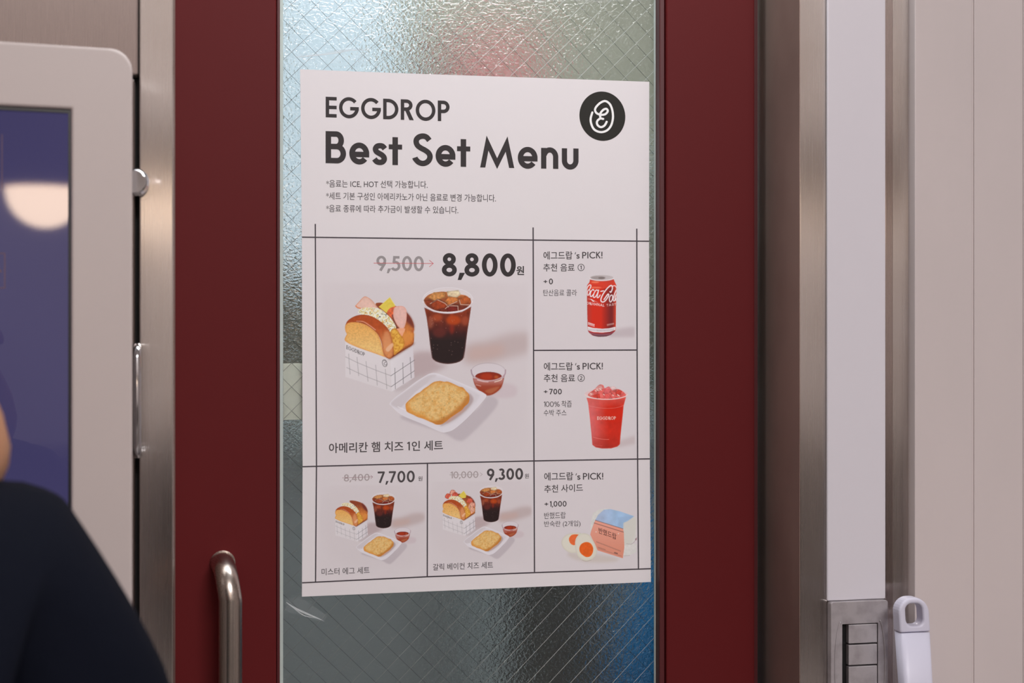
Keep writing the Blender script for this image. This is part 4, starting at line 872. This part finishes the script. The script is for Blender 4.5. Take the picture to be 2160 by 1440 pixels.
for sx_, sz_, a_, r_ in ((1, 0.0, 0, hw * .92), (-1, 0.0, 90, hw * .92), (-1, zj + 0.0006 - mt.z, 180, .0014), (1, zj + 0.0006 - mt.z, 270, .0014)):
    for k in range(9):
        t = R(a_ + 90 * k / 8); x = sx_ * (hw - r_) + r_ * math.cos(t); z = (sz_ - r_ if a_ < 180 else sz_ + r_) + r_ * math.sin(t)
        o1.append((x + mcx + lean(mt.z + z), z + mt.z))
hl = [(x + mcx + lean(mt.z + z), z + mt.z) for x, z in hl]
bm_prism(bm, o1, yM - 0.009, yM + 0.009, hl); from_bm('hanging_grip', bm, M_mop, mop, bevel=0.004, seg=4)
bm = bmesh.new(); rings = []
zs_ = np.linspace(zj - 0.0004, 0.12, 12)
for z in zs_:
    k = min(1, (zj - z) / 0.5); w_ = hw * (.985 - .25 * k); dp = 0.011
    rings.append([bm.verts.new((mcx + lean(z) + w_ * math.copysign(abs(math.cos(t)) ** .4, math.cos(t)), yM + dp * math.copysign(abs(math.sin(t)) ** .4, math.sin(t)), z)) for t in [2 * math.pi * q / 24 for q in range(24)]])
for r0, r1 in zip(rings, rings[1:]):
    for q in range(24): bm.faces.new((r0[q], r0[(q + 1) % 24], r1[(q + 1) % 24], r1[q]))
bm.faces.new(rings[0]); bm.faces.new(rings[-1][::-1]); from_bm('shaft', bm, M_mop, mop, smooth=True)
fx = mcx + lean(0.1)
box('mop_head', fx - 0.11, fx + 0.11, yM - 0.045, yM + 0.02, 0.0, 0.06, M_mop, mop, bevel=0.012, seg=3)
box('socket', fx - 0.016, fx + 0.016, yM - 0.016, yM + 0.014, 0.0605, 0.119, M_mop, mop, bevel=0.004)

# ------------------------------------------------------------------ people
def skin_body(name, joints, edges, m, parent=None, sub=2, root=0):
    me = bpy.data.meshes.new(name); me.from_pydata([tuple(j[0]) for j in joints], edges, [])
    o = bpy.data.objects.new(name, me); COL.objects.link(o)
    sk = o.modifiers.new('skin', 'SKIN'); sk.use_smooth_shade = True
    for i, j in enumerate(joints):
        r = j[1]; rr = r if isinstance(r, tuple) else (r, r)
        me.skin_vertices[0].data[i].radius = rr; me.skin_vertices[0].data[i].use_root = (i == root)
    ss = o.modifiers.new('sub', 'SUBSURF'); ss.levels = sub; ss.render_levels = sub
    dg = bpy.context.evaluated_depsgraph_get(); ev = o.evaluated_get(dg); m2 = bpy.data.meshes.new_from_object(ev)
    bpy.data.objects.remove(o); m2.name = name
    m2.materials.clear(); m2.materials.append(m)
    for p in m2.polygons: p.use_smooth = True
    o = bpy.data.objects.new(name, m2); COL.objects.link(o)
    if parent: o.parent = parent; o.location = -world_loc(parent)
    return o
M_skin = mat('skin', (180, 130, 98), 0.5, 0, 0.4); M_skin.node_tree.nodes['Principled BSDF'].inputs['Subsurface Weight'].default_value = 0.1
M_navy = mat('navy_fabric', (15, 18, 29), 0.9, 0, 0.1); add_bump(M_navy, (14, 14, 14), 0.3, 0.012, 3.0)
M_trous = mat('dark_trousers', (30, 30, 36), 0.85, 0, 0.2); add_bump(M_trous, (20, 20, 20), 0.2, 0.008)
M_hair = mat('dark_hair', (24, 20, 20), 0.75, 0, 0.2); add_bump(M_hair, (160, 160, 20), 0.5, 0.003)
M_blue = mat('blue_fabric', (0, 100, 152), 0.85, 0, 0.2); add_bump(M_blue, (16, 16, 16), 0.3, 0.01)
M_eye = mat('eye', (40, 30, 28), 0.2)

def person(label, P, tops, legs_m, hair_m, face, skinv=None):
    """P: joint name -> point; one continuous body, clothes and hair as children."""
    base = empty('person', (P['pelvis'].x, P['pelvis'].y, 0)); tag(base, label, 'person')
    J = []; E_ = []; ix = {}
    def j(n, p, r): ix[n] = len(J); J.append((p, r)); return ix[n]
    def e(a, b): E_.append((ix[a], ix[b]))
    j('pelvis', P['pelvis'], .105); j('waist', P['waist'], .095); j('chest', P['chest'], .112); j('nb', P['neckbase'], .062)
    nk = P.get('neck') or P['neckbase'].lerp(P['head'], .42); j('neck', nk, .05); j('jaw', nk.lerp(P['head'], .45) + face * .012, .064); j('head', P['head'], (.078, .088)); j('crown', P['head'] + (P['head'] - nk).normalized() * .075, .055)
    for a, b in (('pelvis', 'waist'), ('waist', 'chest'), ('chest', 'nb'), ('nb', 'neck'), ('neck', 'jaw'), ('jaw', 'head'), ('head', 'crown')): e(a, b)
    for s in 'lr':
        j('sh' + s, P['shoulder_' + s], .046); j('el' + s, P['elbow_' + s], .037); j('wr' + s, P['hand_' + s] + (P['elbow_' + s] - P['hand_' + s]).normalized() * .09, .024)
        e('chest', 'sh' + s); e('sh' + s, 'el' + s); e('el' + s, 'wr' + s)
        dr = (P['hand_' + s] - P['elbow_' + s]).normalized(); sd = dr.cross(UP).normalized() * (1 if s == 'r' else -1)
        dn = dr.cross(sd)
        j('pm' + s, P['hand_' + s], (.03, .017)); e('wr' + s, 'pm' + s)
        for q, (of, ln) in enumerate(((-.024, .07), (-.008, .08), (.008, .076), (.023, .058))):
            b0 = P['hand_' + s] + sd * of + dr * .03; j(f'f{q}{s}', b0, .0095); j(f'g{q}{s}', b0 + dr * ln * .55 - dn * .006 * (1 + q * .3), .0085); j(f'h{q}{s}', b0 + dr * ln - dn * .022, .007)
            e('pm' + s, f'f{q}{s}'); e(f'f{q}{s}', f'g{q}{s}'); e(f'g{q}{s}', f'h{q}{s}')
        b0 = P['hand_' + s] - sd * .034 - dr * .02; j('t0' + s, b0, .0115); j('t1' + s, b0 - sd * .018 + dr * .035 - dn * .008, .0095); e('pm' + s, 't0' + s); e('t0' + s, 't1' + s)
        j('hp' + s, P['hip_' + s], .085); j('kn' + s, P['knee_' + s], .057); j('an' + s, P['ankle_' + s], .038); j('to' + s, P['toe_' + s], .036)
        e('pelvis', 'hp' + s); e('hp' + s, 'kn' + s); e('kn' + s, 'an' + s); e('an' + s, 'to' + s)
    body = skin_body('body', J, E_, M_skin, base)
    # clothes: the same bones, a little fuller
    def cloth(name, chain, edges, m):
        return skin_body(name, [(p, r) for p, r in chain], edges, m, base, 2, 0)
    hs = P['shoulder_l'] - P['shoulder_r']
    top = [(P['pelvis'] - UP * .07, .158), (P['waist'], .142), (P['chest'], .165), (P['neckbase'] - UP * .012, .098)]
    ed = [(0, 1), (1, 2), (2, 3)]
    for s in 'rl':
        w_ = P['hand_' + s] + (P['elbow_' + s] - P['hand_' + s]).normalized() * .085; n = len(top)
        top += [(P['shoulder_' + s], .09), (P['shoulder_' + s].lerp(P['elbow_' + s], .42), .066), (P['elbow_' + s], .074), (w_, .045)]; ed += [(2, n), (n, n + 1), (n + 1, n + 2), (n + 2, n + 3)]
    cloth('jacket', top, ed, tops)
    bm = bmesh.new(); tp = P['pelvis']
    bm_tube(bm, [tp + UP * .10, tp + UP * .03, tp - UP * .05, tp - UP * .12], [.145, .155, .15, .09], 20)
    for s in 'rl':
        k_ = P['knee_' + s]; h_ = P['hip_' + s]; n_ = P['ankle_' + s] + UP * .03
        bm_tube(bm, [h_.lerp(tp, .25), h_, h_.lerp(k_, .5), k_, k_.lerp(n_, .35), n_], [.085, .092, .082, .068, .066, .058], 18)
    tr_ = from_bm('trousers', bm, legs_m, base, smooth=True); rm = tr_.modifiers.new('remesh', 'REMESH'); rm.mode = 'VOXEL'; rm.voxel_size = .012; rm.use_smooth_shade = True
    sm_ = tr_.modifiers.new('smooth', 'SMOOTH'); sm_.iterations = 6
    for s in 'rl':
        bm = bmesh.new(); a_ = P['ankle_' + s].copy(); b_ = P['toe_' + s].copy(); dd = (b_ - a_); dd.z = 0; dd.normalize()
        bm_tube(bm, [Vector((a_.x, a_.y, .045)) - dd * .05, Vector((a_.x, a_.y, .052)), Vector((a_.x, a_.y, .046)) + dd * .09, Vector((a_.x, a_.y, .036)) + dd * .17], [.03, .044, .042, .03], 14)
        from_bm('shoe', bm, M_black, base, smooth=True)
    up = (P['head'] - nk).normalized(); sd = up.cross(face).normalized()
    bm = bmesh.new(); bmesh.ops.create_uvsphere(bm, u_segments=28, v_segments=18, radius=1.0)
    for v in bm.verts:
        q = v.co.copy(); f_ = q.y; u_ = q.z
        v.co = P['head'] + up * .03 + sd * q.x * .084 + face * (f_ * .098 - .014) + up * (u_ * .098)
    bmesh.ops.delete(bm, geom=[v for v in bm.verts if (v.co - P['head']).dot(face) > .045 and (v.co - P['head']).dot(up) < .06 or (v.co - P['head']).dot(up) < -.06], context='VERTS')
    hr = from_bm('hair', bm, hair_m, base, smooth=True); so = hr.modifiers.new('thick', 'SOLIDIFY'); so.thickness = .012
    fc = P['head'] - up * .012
    for sgn in (-1, 1):
        bm = bmesh.new(); bmesh.ops.create_uvsphere(bm, u_segments=12, v_segments=8, radius=.0115)
        for v in bm.verts: v.co = v.co * 1.0 + fc + face * .076 + sd * sgn * .031
        from_bm('eye', bm, M_eye, base, smooth=True)
        bm = bmesh.new(); bmesh.ops.create_uvsphere(bm, u_segments=12, v_segments=10, radius=1)
        for v in bm.verts: q = v.co.copy(); v.co = fc + sd * sgn * (.079 + q.x * .009) + face * (q.y * .018 - .004) + up * (q.z * .031 - .01)
        from_bm('ear', bm, M_skin, base, smooth=True)
    bm = bmesh.new(); bm_tube(bm, [fc + face * .075 + up * .012, fc + face * .09 - up * .012, fc + face * .099 - up * .03, fc + face * .08 - up * .042], [.008, .010, .0145, .008], 10); from_bm('nose', bm, M_skin, base, smooth=True)
    bm = bmesh.new(); bm_tube(bm, [fc + face * .068 - up * .064 - sd * .024, fc + face * .079 - up * .066, fc + face * .068 - up * .064 + sd * .024], [.004, .007, .004], 8); from_bm('mouth', bm, mat('lips', (170, 98, 90), .4), base, smooth=True)
    return base
# customer at the kiosk, seen at the left edge of the frame
yp = -0.46
P = dict(shoulder_r=W(58, 1190, yp), elbow_r=W(242, 1570, yp - .02), neckbase=W(-120, 1055, yp), chest=W(-200, 1290, yp), head=W(-285, 748, yp + .02), neck=W(-54, 990, yp + .01))
P['shoulder_l'] = P['shoulder_r'] + Vector((-.29, -.10, .03)); P['chest'] = P['shoulder_r'].lerp(P['shoulder_l'], .5) + Vector((0, 0, -.07)); P['neckbase'] = P['shoulder_r'].lerp(P['shoulder_l'], .36) + Vector((0, 0, .052))
P['hand_r'] = Vector((P['elbow_r'].x - .10, yp + .11, P['elbow_r'].z + .05)); P['elbow_l'] = P['shoulder_l'] + Vector((-.09, .02, -.27)); P['hand_l'] = P['elbow_l'] + Vector((.05, .13, -.02))
P['waist'] = P['chest'] + Vector((-.01, -.02, -.24)); P['pelvis'] = P['waist'] + Vector((-.01, 0, -.17))
for s, k in (('r', 1), ('l', -1)):
    P['hip_' + s] = P['pelvis'] + Vector((.085 * k, -.02 * k, -.05)); P['knee_' + s] = P['pelvis'] + Vector((.09 * k, .01, -.44)); P['ankle_' + s] = Vector((P['pelvis'].x + .10 * k, P['pelvis'].y - .02, .075)); P['toe_' + s] = P['ankle_' + s] + Vector((0, .12, -.035))
person('person in a navy jacket standing at the kiosk screen', P, M_navy, M_trous, M_hair, Vector((-.35, .9, -.25)).normalized())
# worker behind the glass
yp = 0.42
S_ = W(1462, 1135, yp)
P = dict(shoulder_l=S_, elbow_l=W(1352, 1492, yp - .03)); P['shoulder_r'] = S_ + Vector((.30, .06, 0)); P['chest'] = S_ + Vector((.15, .03, -.07)); P['neckbase'] = S_ + Vector((.15, .03, .055)); P['head'] = S_ + Vector((.16, .0, .25))
P['hand_l'] = P['elbow_l'] + Vector((.16, -.12, -.09)); P['elbow_r'] = P['shoulder_r'] + Vector((.07, -.03, -.25)); P['hand_r'] = P['elbow_r'] + Vector((-.14, -.14, -.07))
P['waist'] = P['chest'] + Vector((0, .01, -.23)); P['pelvis'] = P['waist'] + Vector((0, .03, -.16))
for s, k in (('l', -1), ('r', 1)):
    P['hip_' + s] = P['pelvis'] + Vector((.085 * k, -.03, -.02)); P['knee_' + s] = P['pelvis'] + Vector((.12 * k, -.30, -.06)); P['ankle_' + s] = Vector((P['pelvis'].x + .12 * k, P['pelvis'].y - .27, .075)); P['toe_' + s] = P['ankle_' + s] + Vector((0, -.11, -.035))
pz = P['pelvis'].z
person('person in blue clothes seated behind the patterned glass', P, M_blue, M_blue, M_hair, Vector((-.2, -.97, -.1)).normalized())
st_ = empty('stool', (P['pelvis'].x, P['pelvis'].y + .02, 0)); tag(st_, 'round stool under the person in blue', 'stool')
bm = bmesh.new(); bm_tube(bm, [(st_.location.x, st_.location.y, pz - .16), (st_.location.x, st_.location.y, pz - .125)], .16, 28); from_bm('seat', bm, M_dark, st_, bevel=.006)
for k in range(4):
    t = math.pi / 4 + k * math.pi / 2; tube('leg', [(st_.location.x + .11 * math.cos(t), st_.location.y + .11 * math.sin(t), pz - .1605), (st_.location.x + .16 * math.cos(t), st_.location.y + .16 * math.sin(t), 0.0)], .011, M_chrome, st_, 10)

# ------------------------------------------------------------------ the room behind the glass
M_olive = mat('olive_grey_wall', (128, 128, 113), 0.8); add_bump(M_olive, (20, 20, 20), .1, .002)
M_lightbox = mat('pale_blue_light_panel', (90, 98, 104), .5, 0, .3, (190, 210, 222), 0.52)
M_counter = mat('dark_steel_counter', (152, 159, 160), .5, 0); M_post = mat('pale_grey_post', (172, 186, 188), .5)
M_pink = mat('dusty_red_box', (152, 92, 90), .6)
struct(box('wall_back', -3.2, 3.4, 1.25, 1.35, 0.0, 3.6, M_olive))
struct(box('wall_side', 3.4, 3.48, -5.3, 3.0, 0.0, 3.6, M_plaster))
def P2(px, py, y): return W(px, py, y)
y = 0.85; a, b = P2(540, -340, y), P2(830, 575, y)
lb = empty('light_box', ((a.x + b.x) / 2, y, b.z)); tag(lb, 'pale blue lit panel seen blurred through the upper left glass', 'light box')
box('diffuser', a.x, b.x, y, y + .01, b.z, a.z, M_lightbox, lb); box('casing', a.x - .01, b.x + .01, y + .0105, y + .06, b.z - .01, a.z + .01, M_post, lb)
y = 0.7; a, b = P2(540, 905, y), P2(1420, 905, y)
ct = empty('counter', ((a.x + b.x) / 2, y, 0)); tag(ct, 'dark steel counter behind the lower glass', 'counter')
box('counter_front', a.x - .3, b.x + .3, y, y + .5, 0.0, a.z - .03, M_counter, ct, bevel=.003); box('worktop', a.x - .32, b.x + .32, y - .02, y + .52, a.z - .0295, a.z, M_post, ct, bevel=.004)
CTZ = a.z
y = 0.75; a, b = P2(960, 70, y), P2(1140, 330, y)
o = box('storage_box', a.x, b.x, y, y + .2, b.z, a.z, M_pink, bevel=.006); tag(o, 'dusty red box on the high shelf behind the glass', 'box')
y = 0.74; c = P2(920, 345, y); e_ = P2(1500, 345, y)
o = box('shelf', c.x, e_.x, y, y + .35, b.z - .025, b.z - .0005, M_post); tag(o, 'grey shelf behind the poster carrying the red box', 'shelf')
sv = []
for xx in (c.x + .02, e_.x - .04): box('shelf_post', xx, xx + .02, y + .3, y + .32, CTZ + .0005, b.z - .0255, M_post, o)
y = 0.55; a, b = P2(985, 1000, y), P2(1075, 1000, y)
o = box('pale_post', a.x, b.x, y, y + .05, 0.0, 1.5, M_post, bevel=.006); tag(o, 'pale grey upright post behind the lower middle of the glass', 'post')

y = 0.56; a, b = P2(1092, 1130, y), P2(1262, 1130, y)
M_bin = mat('dark_bin_plastic', (84, 85, 80), .6)
bn = empty('tall_bin', ((a.x + b.x) / 2, y + .06, 0)); tag(bn, 'dark tall bin behind the glass between the pale post and the person in blue', 'bin')
box('bin_body', a.x, b.x, y, y + .12, 0.0, a.z - .05, M_bin, bn, bevel=.008); box('lid', a.x - .004, b.x + .004, y - .004, y + .124, a.z - .0495, a.z, M_bin, bn, bevel=.01, seg=3)

# ------------------------------------------------------------------ what the steel and the screen mirror: the shop behind the camera
M_globe = mat('lamp_globe', (255, 240, 220), .4, 0, .3, (255, 224, 194), 15.0)
M_cabfront = mat('dark_cabinet_front', (62, 54, 50), .5)
lx, ly, lz = -0.09, -3.6, 1.945
lp = empty('ceiling_globe', (lx, ly, lz)); tag(lp, 'warm half globe lamp under the beam reflected in the kiosk screen', 'lamp')
bm = bmesh.new(); bmesh.ops.create_uvsphere(bm, u_segments=28, v_segments=16, radius=.125)
bmesh.ops.delete(bm, geom=[v for v in bm.verts if v.co.z > .001], context='VERTS')
for v in bm.verts: v.co += Vector((lx, ly, lz))
from_bm('globe', bm, M_globe, lp, smooth=True)
struct(box('trim_5', -3.19, 3.39, ly - .2, ly + .2, lz + .001, lz + .24, M_plaster))
o = box('back_counter', -2.4, 2.6, -5.15, -4.6, 0.0, 1.0, M_cabfront, bevel=.004); tag(o, 'dark counter along the wall behind the viewer', 'counter')
